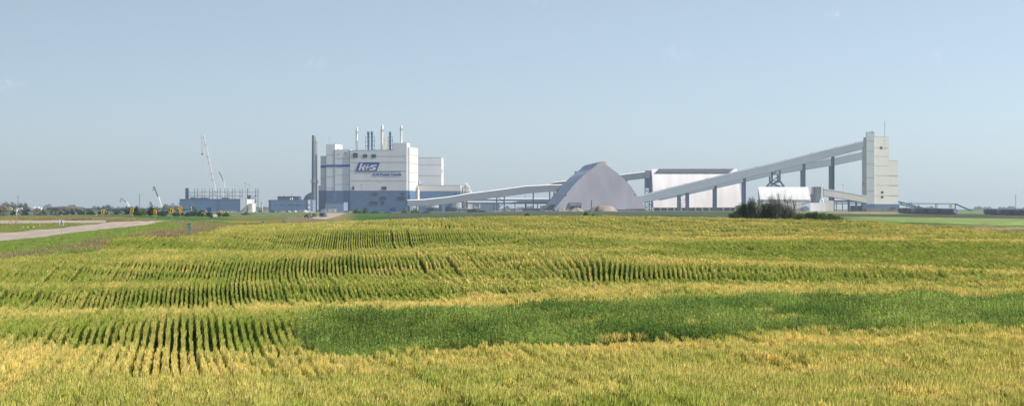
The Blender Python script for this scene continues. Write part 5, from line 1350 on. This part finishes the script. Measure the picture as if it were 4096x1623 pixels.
for i, (p0, p1, t, m, lb, Yq) in enumerate(((2042,2058,833,'bluel','low grey container left of the dark blue fence',2100),(2088,2160,833,'steel','long dark blue screen wall left of the A shaped shed',2080),(1305,1306,845,'conc','x',0))):
    if Yq == 0: continue
    q = Fr('screen_wall' if i else 'container', p0, Yq, 0, lb, 'screen wall' if i else 'container', pybase=845)
    q.box(MB(), p0, p1, t, None, 0, 3).build('panel', M[m], q.root)
    mb = MB()
    for k in range(6): q.box(mb, p0+(p1-p0)*k/5-.3, p0+(p1-p0)*k/5+.3, t-.3, 846, -.1, 0)
    mb.build('post', M['seam'], q.root)
q = Fr('tent_row', 1282, 1860, 0, 'row of pale tent roofs and pink hut at the foot of the mill', 'site tents', pybase=850)
for px, w, m in ((1293,20,'bluel'),(1322,20,'pinkw')):
    mb = MB(); mb.prism([q.pt(px-w/2,850), q.pt(px-w/2,841), q.pt(px-w/4,836), q.pt(px+w/4,836), q.pt(px+w/2,841), q.pt(px+w/2,850)], (0,8,0)); mb.build('tent', M[m], q.root)
q.box(MB(), 1330, 1343, 835, None, 0, 5).build('hut', M['pinkw'], q.root)
q = Fr('sand_pile', 1222, 1850, 0, 'pale pointed stockpile in front of the office block', 'stockpile', pybase=851)
mb = MB(); mb.lathe((0,0,-.6), [(5,0),(3.2,1.2),(1.1,3.0),(.2,3.6)], 16); mb.build('heap', M['conc'], q.root)
for px, w, lb in ((1163,14,'grey concrete block left of two by the office block'),(1176,14,'pale concrete block right of two by the office block')):
    q = Fr('concrete_block', px, 1840, 5, lb, 'concrete block', 'concrete blocks by the office', pybase=851); mb = MB(); mb.prism([(-1.6,0,-.5),(1.6,0,-.5),(1.5,0,1.0),(-1.4,0,1.15)], (0,1.5,0)); mb.build('block', M['conc'], q.root); mb = MB(); mb.beam((-.4,.7,1.0),(.4,.7,1.3),.1); mb.build('lifting_loop', M['rail'], q.root)
q = Fr('white_dish', 1182, 1842, 0, 'round white dish shaped tank end by the concrete blocks', 'tank end', pybase=851)
mb = MB(); mb.cyl((0,0,1.2),(0,.9,1.2),1.2,1.0,16); mb.cyl((0,-.3,1.2),(0,0,1.2),.6,1.2,16); mb.build('shell', M['capw'], q.root); mb = MB(); mb.box(-.9,.9,0,.9,-.4,.25); mb.build('cradle', M['steel'], q.root)
def lamp(px, t, b, Y, m, label, name='hazard_sign', cat='site sign'):
    q = Fr(name, px, Y, 0, label, cat, pybase=b); h = q.Z(t, px)
    mb = MB(); mb.cyl((0,0,-.4),(0,0,h-.6),.16,.16,8); mb.build('post', M['signw'], q.root)
    mb = MB(); mb.lathe((0,0,h-1.2), [(.3,0),(.6,.35),(.6,.85),(.2,1.2)], 12); mb.build('head', M[m], q.root)
lamp(766, 818, 848, 1300, 'red', 'red round marker on a pole against the blue hall', 'marker_pole', 'marker pole')
lamp(1050, 808, 850, 1800, 'warm_orange', 'orange topped pole left of the office block', 'marker_pole', 'marker pole')
lamp(1103, 843, 852, 1800, 'warm_orange', 'short orange headed post by the round bush', 'marker_pole', 'marker pole')
lamp(824, 842, 849, 1300, 'orange', 'orange hazard board left of the dark blue board')
lamp(880, 842, 848, 1300, 'orange', 'orange hazard board right of the dark blue board')
lamp(1155, 842, 851, 1820, 'signw', 'left white bollard lamp in front of the office block', 'bollard_lamp', 'bollard')
lamp(1161, 845, 851, 1820, 'signw', 'right white bollard lamp in front of the office block', 'bollard_lamp', 'bollard')
lamp(1247, 846, 852, 1800, 'signw', 'white bollard at the foot of the chimneys', 'bollard_lamp', 'bollard')
# ================================================================== spoil heaps
def heap(px, w, t, b, Y, m, label, seed, flat=.25):
    r = np.random.RandomState(seed); g0 = W(px, b, Y); s = Y/F; h = (b-t)*s; R0 = w/2*s
    n, k = 36, 9; P = np.zeros((k+1, n+1, 3)); ph = r.uniform(0, 6.28, 6)
    for i in range(k+1):
        for j in range(n+1):
            a = j % n/n*6.283; t_ = i/k; rr = R0*(1-t_*(1-flat))*(1+.10*math.sin(3*a+ph[0])+.07*math.sin(5*a+ph[1]+t_*3)+.04*math.sin(11*a+ph[2]))
            if i == k: rr *= .02
            z = h*(t_**.9)*(1+.10*math.sin(2*a+ph[3])+.05*math.sin(7*a+ph[4])) if i < k else h*1.0
            P[i, j] = (rr*math.cos(a), rr*.6*math.sin(a), z-.6)
    o = bpy.data.objects.new('spoil_heap', grid_mesh('spoil_heap', P, [M[m]])); o.location = g0; link(o)
    return tag(o, label, 'spoil heap', 'spoil heaps round the A shaped shed')
heap(2245, 44, 829, 843, 1806, 'dirt', 'low grey brown heap at the left foot of the A shaped shed', 1)
heap(2306, 62, 827, 843, 1800, 'dirt', 'pointed heap right in front of the dark doorway', 2, .12)
heap(2385, 60, 825, 843, 1812, 'dirt', 'middle sized heap left of the biggest one', 3)
heap(2415, 116, 819.5, 843, 1798, 'dirt', 'biggest flat topped brown heap before the A shaped shed', 4, .55)
heap(2190, 60, 837, 844, 1790, 'dirtd', 'low dark rubble heap left of the A shaped shed', 5, .4)
heap(2024, 44, 838, 847, 1820, 'dirtd', 'rounded dark heap under the right part of the west conveyor', 6, .3)
heap(1980, 40, 841, 847, 1830, 'dirt', 'small low heap under the middle trestles', 7, .3)
# ================================================================== steam
def steam():
    r = np.random.RandomState(5); mb = MB(); Yq = 2080
    q = Fr('steam_plume', 1862, Yq, 0, None, None, pybase=846)
    import bmesh
    bm = bmesh.new()
    for i, (px, py, rr) in enumerate(((1852,778,13),(1866,776,15),(1880,778,11),(1858,764,13),(1872,764,12),(1862,752,12),(1872,750,10),(1866,742,9),(1862,738,6),(1850,768,9),(1878,768,9))):
        b2 = bmesh.ops.create_icosphere(bm, subdivisions=3, radius=1); c = W(px, py, Yq)
        for v in b2['verts']:
            d = v.co.copy(); k = 1+.18*math.sin(d.x*5+i)+.14*math.sin(d.z*7+i*2)+.1*math.sin(d.y*9+i)
            v.co = c+d*rr*Yq/F*k
    me = bpy.data.meshes.new('steam_plume'); bm.to_mesh(me); bm.free()
    m = bpy.data.materials.new('steam'); m.use_nodes = True; nt = m.node_tree; nt.nodes.clear()
    o_ = nt.nodes.new('ShaderNodeOutputMaterial'); pv = nt.nodes.new('ShaderNodeVolumePrincipled'); pv.inputs['Color'].default_value = (1,1,1,1); pv.inputs['Density'].default_value = .9
    nt.links.new(pv.outputs[0], o_.inputs['Volume']); me.materials.append(m)
    bpy.data.objects.remove(q.root)
    rm = bpy.data.objects.new('steam_plume', me); link(rm)
    md = rm.modifiers.new('merge', 'REMESH'); md.mode = 'VOXEL'; md.voxel_size = .45
    tag(rm, 'small white puff of steam rising behind the west conveyor', kind='stuff')
steam()
# ================================================================== birds
def bird(px, py, Y, span, flap, rz, label, tilt=0):
    q = empty('flying_bird', W(px, py, Y), rz, label, 'bird', 'dark birds in flight')
    q.rotation_euler = (0, tilt, rz); s = span/2
    P = []
    ws = [(-1,flap*.75,.05),(-.72,flap*1.0,.13),(-.4,flap*.62,.17),(-.15,flap*.12,.16),(0,0,.15),(.15,flap*.12,.16),(.4,flap*.62,.17),(.72,flap*1.0,.13),(1,flap*.75,.05)]
    mb = MB(); up = []; 
    n = len(ws)
    for x, z, c in ws: P += [(x*s, -c*s*.5-abs(x)*.1*s, z*s), (x*s, c*s*.8-abs(x)*.15*s, z*s), (x*s, 0, z*s+.03*s), (x*s, 0, z*s-.02*s)]
    fs = []
    for i in range(n-1):
        a, b = i*4, i*4+4; fs += [(a,b,b+2,a+2),(a+2,b+2,b+1,a+1),(a+1,b+1,b+3,a+3),(a+3,b+3,b,a)]
    fs += [(0,2,1,3),((n-1)*4,(n-1)*4+3,(n-1)*4+1,(n-1)*4+2)]
    mb.add(P, fs); nb = 8
    prof = [(-.34,.01),(-.28,.05),(-.18,.06),(-.05,.10),(.12,.09),(.28,.03),(.42,.02)]
    vs = []
    for y, r in prof:
        for k in range(nb): t = k/nb*6.283; vs.append((r*s*math.cos(t), y*s, r*s*math.sin(t)*.9-.02*s))
    mb.add(vs, [(i*nb+k,i*nb+(k+1)%nb,(i+1)*nb+(k+1)%nb,(i+1)*nb+k) for i in range(len(prof)-1) for k in range(nb)]+[tuple(range(nb))[::-1], tuple(range((len(prof)-1)*nb,len(prof)*nb))])
    mb.add([(-.03*s,.3*s,0),(.03*s,.3*s,0),(.1*s,.5*s,0),(-.1*s,.5*s,0),(0,.4*s,.02*s)], [(0,1,2,3),(0,4,1),(1,4,2),(2,4,3),(3,4,0)])
    mb.build('body', M['feather'], q)
bird(1178, 736, 450, .55, .2, .3, 'small dark bird flying left of the chimneys')
bird(1320, 788, 300, .85, .38, .2, 'dark bird with raised wings in front of the blue cladding', .1)
bird(1519, 731, 300, 1.0, .16, -.2, 'dark bird gliding in front of the white logo wall', .1)
bird(2106, 816, 400, .4, .25, .5, 'tiny dark bird below the level pipe galleries')
# ================================================================== trees and scrub
def crown(name, lobes, n, leaf, m, seed, parent):
    r = np.random.RandomState(seed); L = np.array(lobes, float); vol = L[:,3]*L[:,4]*L[:,5]; k = r.choice(len(L), n, p=vol/vol.sum())
    d = r.normal(0, 1, (n,3)); d /= np.linalg.norm(d, axis=1)[:,None]; d *= (r.uniform(0.05,1,n)**.42)[:,None]
    C = L[k,:3]+d*L[k,3:6]
    C += r.normal(0, 1, C.shape)*leaf*.6
    a = r.normal(0,1,(n,3)); a /= np.linalg.norm(a,axis=1)[:,None]; b = np.cross(a, r.normal(0,1,(n,3))); b /= np.linalg.norm(b,axis=1)[:,None]
    s = (leaf*r.uniform(.5,1.2,n))[:,None]
    V = np.stack([C-a*s, C-b*s*.6, C+a*s, C+b*s*.6], 1).reshape(-1,3)
    V[:,2] = np.maximum(V[:,2], -.2)
    return link(bpy.data.objects.new(name, tri_mesh(name, V, 4, [M[m]])), parent)
def limbs(mb, p, d, L, r, depth, rg, spread=.5, up=.25):
    q = p+d*L; mb.cyl(p, q, r, r*.62, 5 if depth else 4, cap=False)
    if depth <= 0: return
    for i in range(rg.choice((2,3,3))):
        nd = (d+Vector((rg.uniform(-1,1),rg.uniform(-1,1),rg.uniform(-.3,.8)))*spread+Vector((0,0,up))).normalized()
        limbs(mb, p+d*L*rg.uniform(.55,1), nd, L*rg.uniform(.55,.85), r*.58, depth-1, rg, spread, up)
def tree(name, px, Y, top, w, m, label, cat, group, seed, base=None, n=900, leaf=.3, bare=False, trunk='bark', lob=None, low=.0):
    g0 = G(px, Y); 
    if base is not None: g0.z = W(0, base, Y).z
    s = Y/F; H = W(0,top,Y).z-g0.z; Wd = w*s/2; rg = random.Random(seed)
    q = empty(name, g0, 0, label, cat, group)
    mb = MB(); limbs(mb, Vector((0,0,-.3)), Vector((rg.uniform(-.1,.1),0,1)).normalized(), H*.34, max(.03,H*.018)*(.85 if bare else 1), 4 if bare else 2, rg, .45 if bare else .7, .3)
    mb.build('branches' if bare else 'trunk', M[trunk], q)
    if not bare:
        lobes = []
        for i in range(lob or 7):
            a = rg.uniform(0,6.28); rr = rg.uniform(0,.62); x = math.cos(a)*rr*Wd; y = math.sin(a)*rr*Wd
            z = H*rg.uniform(.35+low,.78)*(1-.35*rr); lobes.append((x,y,z,Wd*rg.uniform(.28,.5),Wd*rg.uniform(.28,.5),H*rg.uniform(.14,.26)))
        lobes.append((0,0,H*.82,Wd*.35,Wd*.35,H*.17)); lobes.append((0,0,H*.3,Wd*.8,Wd*.7,H*.30))
        crown('crown', lobes, n, leaf, m, seed, q)
    return q
# big scrub clump
Ys = 402
clump = [(2968,812,52,'leafd','low dark scrub at the left end of the big clump'),(3005,790,64,'leafd','leafy dark tree in the left part of the big clump'),(3040,798,60,'leafd','dark tree right of the leafy one in the big clump'),(3085,785,62,'leafd','tallest leafy tree in the middle of the big clump'),(3118,812,66,'leafd','twiggy dark bush right of the clump middle'),(3155,828,70,'leafd','thin grey scrub at the right end of the big clump'),(2945,848,46,'leafd','small low bush at the clump foot on the left'),(3060,840,90,'leafd','wide dark undergrowth in the middle of the clump')]
for i, (px, t, w, m, lb) in enumerate(clump):
    tree('scrub_tree', px, Ys+rnd.uniform(-3,3), t-6, w*1.55, m, lb, 'tree', 'trees of the big scrub clump', 40+i, n=5200 if i < 5 else 3600, leaf=.105, trunk='barkd', base=884, lob=13, low=-.06)
for i, (px, t, w, lb, tk) in enumerate(((3106,752,40,'bare branched dead tree standing tallest against the white roof','barkd'),(3150,752,46,'bare dead tree with forked top right of the tallest one','barkd'),(3178,770,44,'bare leaning dead tree at the right end of the clump','barkd'),(3125,775,44,'bare twiggy tree between the two tall dead ones','bark'),(3000,778,40,'thin bare twigs rising over the left leafy tree','bark'),(3135,810,60,'low bare thicket in the right half of the clump','bark'),(3170,815,60,'low bare thicket at the far right of the clump','bark'),(3030,795,30,'pale bleached dead branches showing in the clump','barkl'),(3108,815,20,'pale bleached trunk in front of the clump middle','barkl'))):
    q = tree('dead_tree', px, Ys-1+rnd.uniform(-3,3), t-4, w, None, lb, 'dead tree', 'bare dead trees in the clump', 70+i, base=884, bare=True, trunk=tk)
    mb = MB(); rg = random.Random(170+i); H = (884-t)*Ys/F
    for k in range(4): limbs(mb, Vector((rg.uniform(-.5,.5)*w*.05,rg.uniform(-.4,.4),H*rg.uniform(0,.3))), Vector((rg.uniform(-.5,.5),rg.uniform(-.3,.3),1)).normalized(), H*rg.uniform(.18,.3), .035, 4, rg, .5, .25)
    mb.build('twigs', M[tk], q)
for i, (px, t, w) in enumerate(((3205,858,50),(3238,850,46),(3262,846,50),(3290,852,50),(3322,856,50),(3352,866,44))):
    tree('green_bush', px, Ys-4+i, t-3, w*1.45, 'leafg', ['leftmost low green bush beside the clump','second green bush from the clump','tallest of the row of green bushes','fourth green bush from the clump','fifth green bush from the clump','last green bush of the row on the right'][i], 'bush', 'row of green bushes right of the clump', 90+i, n=3200, leaf=.10, base=884+i*.5, lob=11, low=.0)
# single bushes on the crest and in the fields
for i, (px, Y, t, b, w, m, lb) in enumerate(((2345,440,849,868,22,'leafg','small round bush on the crest before the A shaped shed'),(2378,445,858,868,30,'leafg','low flat bush right of the round one on the crest'),(2108,430,858,868,16,'leafd','tiny dark bush on the crest under the west conveyor'),
      (985,1150,845,868,52,'leafg','round green bush in the grass right of the blue hall'),(775,900,824,868,60,'leafd','large leaning bush tree before the blue hall'),(803,880,842,868,44,'leafd','dark bush right of the large leaning one'),(838,870,846,867,40,'leafd','dark bush in front of the blue board'),(872,880,848,866,40,'leafd','low dark bush right of the blue board'),(905,900,850,864,34,'leafg','last green bush of the row before the blue hall'),(752,880,848,868,40,'leafd','low bush at the left of the large leaning one'),
      (605,700,824,862,44,'leafd','dark bush behind the third chevron sign'),(545,700,822,862,40,'leafd','upright dark bush right of the second chevron'),(566,720,838,862,50,'leafg','green bush between the chevrons'),(650,720,846,862,60,'leafd','low bush behind the fourth chevron'),(700,760,848,862,40,'leafd','low bush behind the diamond warning sign'),(720,820,846,862,46,'leafd','low bush just right of the diamond warning sign'),
      (206,1050,832,856,50,'leafg','rounded green bush on the left before the earth bank'),(1090,1780,840,851,14,'leafg','small round bush at the left of the office block'),
      (1425,1500,832,856,44,'leafg','green bush before the left foot of the logo wall'),(1460,1500,828,856,40,'leafg','taller green bush before the logo wall'),(1500,1500,840,857,60,'leafg','low green bush under the logo wall windows'),(1550,1500,845,858,50,'leafg','low green bush by the blue door'),(1616,1500,834,858,26,'leafg','pointed green bush at the right end of the logo wall'),(1660,1500,832,857,50,'leafg','green bush at the left end of the west conveyor'),(1700,1480,845,856,50,'leafg','low bush under the west conveyor left part'),(1890,1700,838,849,60,'leafd','dark low bush by the coach'),(1930,1700,841,849,44,'leafd','dark bush right of the coach'))):
    tree('field_bush', px, Y, t, w, m, lb, 'bush', 'single bushes in the middle distance', 120+i, n=700, leaf=.11+Y*.00022, base=b, lob=7, low=-.15)
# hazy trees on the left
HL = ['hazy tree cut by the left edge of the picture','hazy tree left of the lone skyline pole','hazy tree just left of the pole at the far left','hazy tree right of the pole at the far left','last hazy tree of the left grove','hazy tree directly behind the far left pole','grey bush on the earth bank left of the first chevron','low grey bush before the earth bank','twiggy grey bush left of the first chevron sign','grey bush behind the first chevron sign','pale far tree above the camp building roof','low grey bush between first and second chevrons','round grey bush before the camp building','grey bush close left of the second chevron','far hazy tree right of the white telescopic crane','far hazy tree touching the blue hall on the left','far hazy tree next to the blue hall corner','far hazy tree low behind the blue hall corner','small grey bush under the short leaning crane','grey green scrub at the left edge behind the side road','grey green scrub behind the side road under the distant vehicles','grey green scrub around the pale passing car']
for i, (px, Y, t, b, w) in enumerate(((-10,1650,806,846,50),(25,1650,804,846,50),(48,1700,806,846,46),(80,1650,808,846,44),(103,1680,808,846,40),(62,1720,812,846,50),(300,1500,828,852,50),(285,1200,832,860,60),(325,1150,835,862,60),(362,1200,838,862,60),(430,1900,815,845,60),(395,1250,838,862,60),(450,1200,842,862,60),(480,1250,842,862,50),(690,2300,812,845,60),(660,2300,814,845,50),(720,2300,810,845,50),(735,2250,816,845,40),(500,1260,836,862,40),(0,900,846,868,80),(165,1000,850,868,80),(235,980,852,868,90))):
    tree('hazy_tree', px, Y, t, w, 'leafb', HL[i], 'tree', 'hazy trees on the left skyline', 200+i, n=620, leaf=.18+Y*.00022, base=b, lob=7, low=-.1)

# far wood on the horizon
def treeline(name, spans, Y, label, seed):
    r = np.random.RandomState(seed); V = []
    for p0, p1, h in spans:
        n = int((p1-p0)*9); px = r.uniform(p0, p1, n); y = Y+r.uniform(-120, 120, n)
        env = h*(.55+.25*np.sin(px/17.+seed)+.2*np.sin(px/7.3)+.12*np.sin(px/3.1))*np.clip(np.minimum(px-p0, p1-px)/25, .2, 1)
        X = (px-2048)/F*y; z = zt(X, y)+r.uniform(0, 1, n)**.7*np.maximum(env, .5)
        C = np.stack([X, y, z], -1); a = r.normal(0,1,(n,3)); a /= np.linalg.norm(a,axis=1)[:,None]; b = np.cross(a, r.normal(0,1,(n,3))); b /= np.linalg.norm(b,axis=1)[:,None]
        s = r.uniform(1.0, 2.4, n)[:,None]; V.append(np.stack([C-a*s, C-b*s, C+a*s, C+b*s], 1).reshape(-1,3))
    o = link(bpy.data.objects.new(name, tri_mesh(name, np.concatenate(V), 4, [M['leafb']]))); tag(o, label, kind='stuff')
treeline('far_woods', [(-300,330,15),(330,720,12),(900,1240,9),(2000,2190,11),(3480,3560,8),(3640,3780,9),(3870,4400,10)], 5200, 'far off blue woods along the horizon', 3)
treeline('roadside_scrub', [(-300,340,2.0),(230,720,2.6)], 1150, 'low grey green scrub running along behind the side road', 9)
# ================================================================== yard at the far left
def earthbank():
    q = W(262, 852, 1120); P = np.zeros((9, 61, 3)); s = 1120/F
    for i in range(9):
        for j in range(61):
            t = i/8; u = j/60; a = math.sin(math.pi*min(1, u*1.02))**.5
            P[i, j] = ((u-.5)*150*s*(1-.1*t), -6*(1-t)*a+4, (t**.8)*7*s*a*(1+.1*math.sin(u*23)+.06*math.sin(u*51)))
    o = bpy.data.objects.new('earth_bank', grid_mesh('earth_bank', P, [M['dirtd']])); o.location = q; link(o)
    me = o.data; b2 = P.copy(); b2[:, :, 1] = 8-b2[:, :, 1]; 
    tag(o, 'long low dark bank of earth left of the camp building', 'earth bank')
    md = o.modifiers.new('thick', 'SOLIDIFY'); md.thickness = 3
earthbank()
q = Fr('box_trailer', -14, 1300, 0, 'dark maroon box trailer at the left edge under the trees', 'trailer', pybase=846)
q.box(MB(), -14, 42, 827.5, 841, 0, 2.6).build('box', M['carr'], q.root)
for px in (-8,0,30,37): c0 = q.pt(px,843); MB().cyl((c0.x,-.05,.55),(c0.x,2.6,.55),.55,n=12).build('wheel', M['black'], q.root)
pass; q.box(MB(), 3, 6, 828.5, 841, -.08, 0).build('orange_stripe', M['orange'], q.root)
q = Fr('tank_trailer', 130, 1300, 0, 'white tank trailer with orange chassis and bright end panel', 'trailer', pybase=846)
mb = MB(); mb.cyl(q.pt(136,833.5,1.2), q.pt(160,833,1.2), 1.05, 1.15, 14); mb.build('tank', M['capw'], q.root)
q.box(MB(), 160.2, 165, 829, 840, 0, 2.5).build('end_panel', M['capw'], q.root); q.box(MB(), 129, 160, 839, 841.5, .2, 2.2).build('chassis', M['orange'], q.root)
mb = MB(); mb.cyl(q.pt(149.5,839,0), q.pt(149.5,827.5,0), .3, .3, 8); mb.build('filler_pipe', M['red'], q.root)
for px in (134,140,156,162): c0 = q.pt(px,843); MB().cyl((c0.x,.2,.5),(c0.x,2.4,.5),.5,n=12).build('wheel', M['black'], q.root)
for px, m, sz, lb in ((113,'carw',True,'white pickup between the diamond sign and the white tank trailer'),(84,'carw',True,'white van just right of the diamond sign'),(54,'carw',False,'white car just left of the diamond sign')):
    g0 = G(px, 1320); g0.z = W(0,845.5,1320).z; car('yard_vehicle', 5.6, 2.0, 2.1, m, lb, 'pickup truck' if sz else 'car', g0, 0, suv=sz, group='vehicles in the far left yard')
q = Fr('excavator', 36, 1290, 0, 'yellow boom machine with its arm reaching left in the yard', 'excavator', pybase=847)
mb = MB(); mb.box(-1.6,1.8,0,2.4,1.1,2.6); mb.box(-.9,.6,.2,1.6,2.6,3.4); mb.build('cab', M['beam'], q.root)
mb = MB(); mb.beam((-1,1.2,2.2),(-2.8,1.2,3.4),.5); mb.beam((-2.8,1.2,3.4),(-4.6,1.2,3.9),.4); mb.build('arm', M['yellow'], q.root)
mb = MB(); mb.box(-4.9,-4.3,.8,1.6,3.1,3.9); mb.build('bucket', M['steel'], q.root)
for y in (0,1.9): mb = MB(); mb.prism([(-1.8,y,.4),(-1.4,y,0),(1.6,y,0),(2.0,y,.4),(1.6,y,1.0),(-1.4,y,1.0)], (0,.5,0)); mb.build('track', M['black'], q.root)
q = Fr('round_tank', 78, 1270, 0, 'pair of white curved tank ends right behind the diamond sign', 'tank', pybase=847)
mb = MB(); mb.cyl((-1.5,0,1.6),(-1.5,1.4,1.6),1.0,1.0,16); mb.cyl((1.1,0,1.9),(1.1,1.6,1.9),.8,.8,16); mb.build('shell', M['capw'], q.root); mb = MB(); mb.box(-2.3,1.9,.2,1.2,0,.9); mb.build('frame', M['steel'], q.root)
# ------------------------------------------------------------------ air, sky, sun, camera
hz = MB().box(-9000, 9000, -420, 15000, -25, 112).build('haze', [])
tag(hz, 'thin pale summer haze lying over the plain', kind='stuff')
hm = bpy.data.materials.new('haze'); hm.use_nodes = True; nt = hm.node_tree; nt.nodes.clear()
o_ = nt.nodes.new('ShaderNodeOutputMaterial'); pv = nt.nodes.new('ShaderNodeVolumePrincipled')
pv.inputs['Color'].default_value = (.82,.90,1,1); pv.inputs['Density'].default_value = 0.85e-4; pv.inputs['Anisotropy'].default_value = 0.3
nt.links.new(pv.outputs[0], o_.inputs['Volume']); hz.data.materials.append(hm)
SUN_EL, SUN_AZ = R(41), R(106)
w = bpy.data.worlds.new('World'); scn.world = w; w.use_nodes = True; nt = w.node_tree
bg = nt.nodes['Background']; sk = nt.nodes.new('ShaderNodeTexSky'); sk.sky_type = 'NISHITA'; sk.sun_disc = False
sk.sun_elevation = SUN_EL; sk.sun_rotation = SUN_AZ; sk.air_density = 1.0; sk.dust_density = 0.6; sk.ozone_density = 2.0; sk.altitude = 500
# a few very faint fair-weather puffs
tc = nt.nodes.new('ShaderNodeTexCoord')
tot = None
for px, py, rr in [(1245,245,.011),(2160,4,.008),(30,335,.012),(2715,215,.012),(3725,235,.012),(3330,60,.007)]:
    dv = Vector(((px-2048)/F, 1, -(py-HOR)/F)).normalized()
    sb = nt.nodes.new('ShaderNodeVectorMath'); sb.operation = 'SUBTRACT'; nt.links.new(tc.outputs['Generated'], sb.inputs[0]); sb.inputs[1].default_value = dv
    ml = nt.nodes.new('ShaderNodeVectorMath'); ml.operation = 'MULTIPLY'; nt.links.new(sb.outputs[0], ml.inputs[0]); ml.inputs[1].default_value = (1, 1, 2.2)
    ln = nt.nodes.new('ShaderNodeVectorMath'); ln.operation = 'LENGTH'; nt.links.new(ml.outputs[0], ln.inputs[0])
    mr = nt.nodes.new('ShaderNodeMapRange'); mr.interpolation_type = 'SMOOTHSTEP'; mr.inputs[1].default_value = rr; mr.inputs[2].default_value = 0
    nt.links.new(ln.outputs['Value'], mr.inputs[0])
    if tot is None: tot = mr.outputs[0]
    else:
        ad = nt.nodes.new('ShaderNodeMath'); ad.operation = 'ADD'; nt.links.new(tot, ad.inputs[0]); nt.links.new(mr.outputs[0], ad.inputs[1]); tot = ad.outputs[0]
nz = nt.nodes.new('ShaderNodeTexNoise'); nz.inputs['Scale'].default_value = 220; nz.inputs['Detail'].default_value = 6; nt.links.new(tc.outputs['Generated'], nz.inputs[0])
m1 = nt.nodes.new('ShaderNodeMapRange'); m1.inputs[1].default_value = .45; m1.inputs[2].default_value = .75; m1.inputs[4].default_value = .16; nt.links.new(nz.outputs[0], m1.inputs[0])
m2 = nt.nodes.new('ShaderNodeMath'); m2.operation = 'MULTIPLY'; nt.links.new(tot, m2.inputs[0]); nt.links.new(m1.outputs[0], m2.inputs[1])
mx = nt.nodes.new('ShaderNodeMix'); mx.data_type = 'RGBA'; nt.links.new(m2.outputs[0], mx.inputs[0]); tn = nt.nodes.new('ShaderNodeVectorMath'); tn.operation = 'MULTIPLY'; 
sx = nt.nodes.new('ShaderNodeSeparateXYZ'); nt.links.new(tc.outputs['Generated'], sx.inputs[0])
mz = nt.nodes.new('ShaderNodeMapRange'); mz.inputs[1].default_value = 0; mz.inputs[2].default_value = .12; nt.links.new(sx.outputs['Z'], mz.inputs[0])
mc = nt.nodes.new('ShaderNodeMix'); mc.data_type = 'RGBA'; mc.inputs[6].default_value = (.76,.93,1.33,1); mc.inputs[7].default_value = (1.17,1.03,.98,1); nt.links.new(mz.outputs[0], mc.inputs[0]); 
mw = nt.nodes.new('ShaderNodeMath'); mw.operation = 'MULTIPLY_ADD'; nt.links.new(sx.outputs['X'], mw.inputs[0]); mw.inputs[1].default_value = .62; mw.inputs[2].default_value = .985
vs = nt.nodes.new('ShaderNodeVectorMath'); vs.operation = 'SCALE'; mz2 = nt.nodes.new('ShaderNodeMapRange'); mz2.inputs[1].default_value = .12; mz2.inputs[2].default_value = .35; nt.links.new(sx.outputs['Z'], mz2.inputs[0])
mc2 = nt.nodes.new('ShaderNodeMix'); mc2.data_type = 'RGBA'; nt.links.new(mc.outputs[2], mc2.inputs[6]); mc2.inputs[7].default_value = (.92,.92,.97,1); nt.links.new(mz2.outputs[0], mc2.inputs[0]); nt.links.new(mc2.outputs[2], vs.inputs[0])
mw.use_clamp = False; nt.links.new(mw.outputs[0], vs.inputs['Scale']); nt.links.new(vs.outputs[0], tn.inputs[1])
nt.links.new(sk.outputs[0], tn.inputs[0]); nt.links.new(tn.outputs[0], mx.inputs[6]); mx.inputs[7].default_value = (12, 10.5, 10.5, 1)
nt.links.new(mx.outputs[2], bg.inputs[0]); bg.inputs[1].default_value = .085
sl = bpy.data.lights.new('sun', 'SUN'); sl.energy = 4.6; sl.angle = R(.5); sl.color = (1, .93, .82)
so = link(bpy.data.objects.new('sun', sl))
sd = Vector((math.sin(SUN_AZ)*math.cos(SUN_EL), math.cos(SUN_AZ)*math.cos(SUN_EL), math.sin(SUN_EL)))
so.rotation_euler = sd.to_track_quat('Z', 'Y').to_euler()
cam = bpy.data.cameras.new('camera'); cam.sensor_width = 36; cam.lens = F/4096*36; cam.shift_y = (HOR-811.5)/4096
cam.clip_start = .5; cam.clip_end = 40000
co = link(bpy.data.objects.new('camera', cam)); co.location = (0, 0, ZC); co.rotation_euler = (R(90), 0, 0)
scn.camera = co
scn.view_settings.view_transform = 'Standard'; scn.view_settings.look = 'None'; scn.view_settings.exposure = .55; scn.view_settings.gamma = 1
scn.render.resolution_x = 1024; scn.render.resolution_y = 405
cy = scn.cycles
cy.max_bounces = 5; cy.diffuse_bounces = 3; cy.glossy_bounces = 2; cy.transmission_bounces = 3; cy.volume_bounces = 2; cy.transparent_max_bounces = 8
cy.use_denoising = True
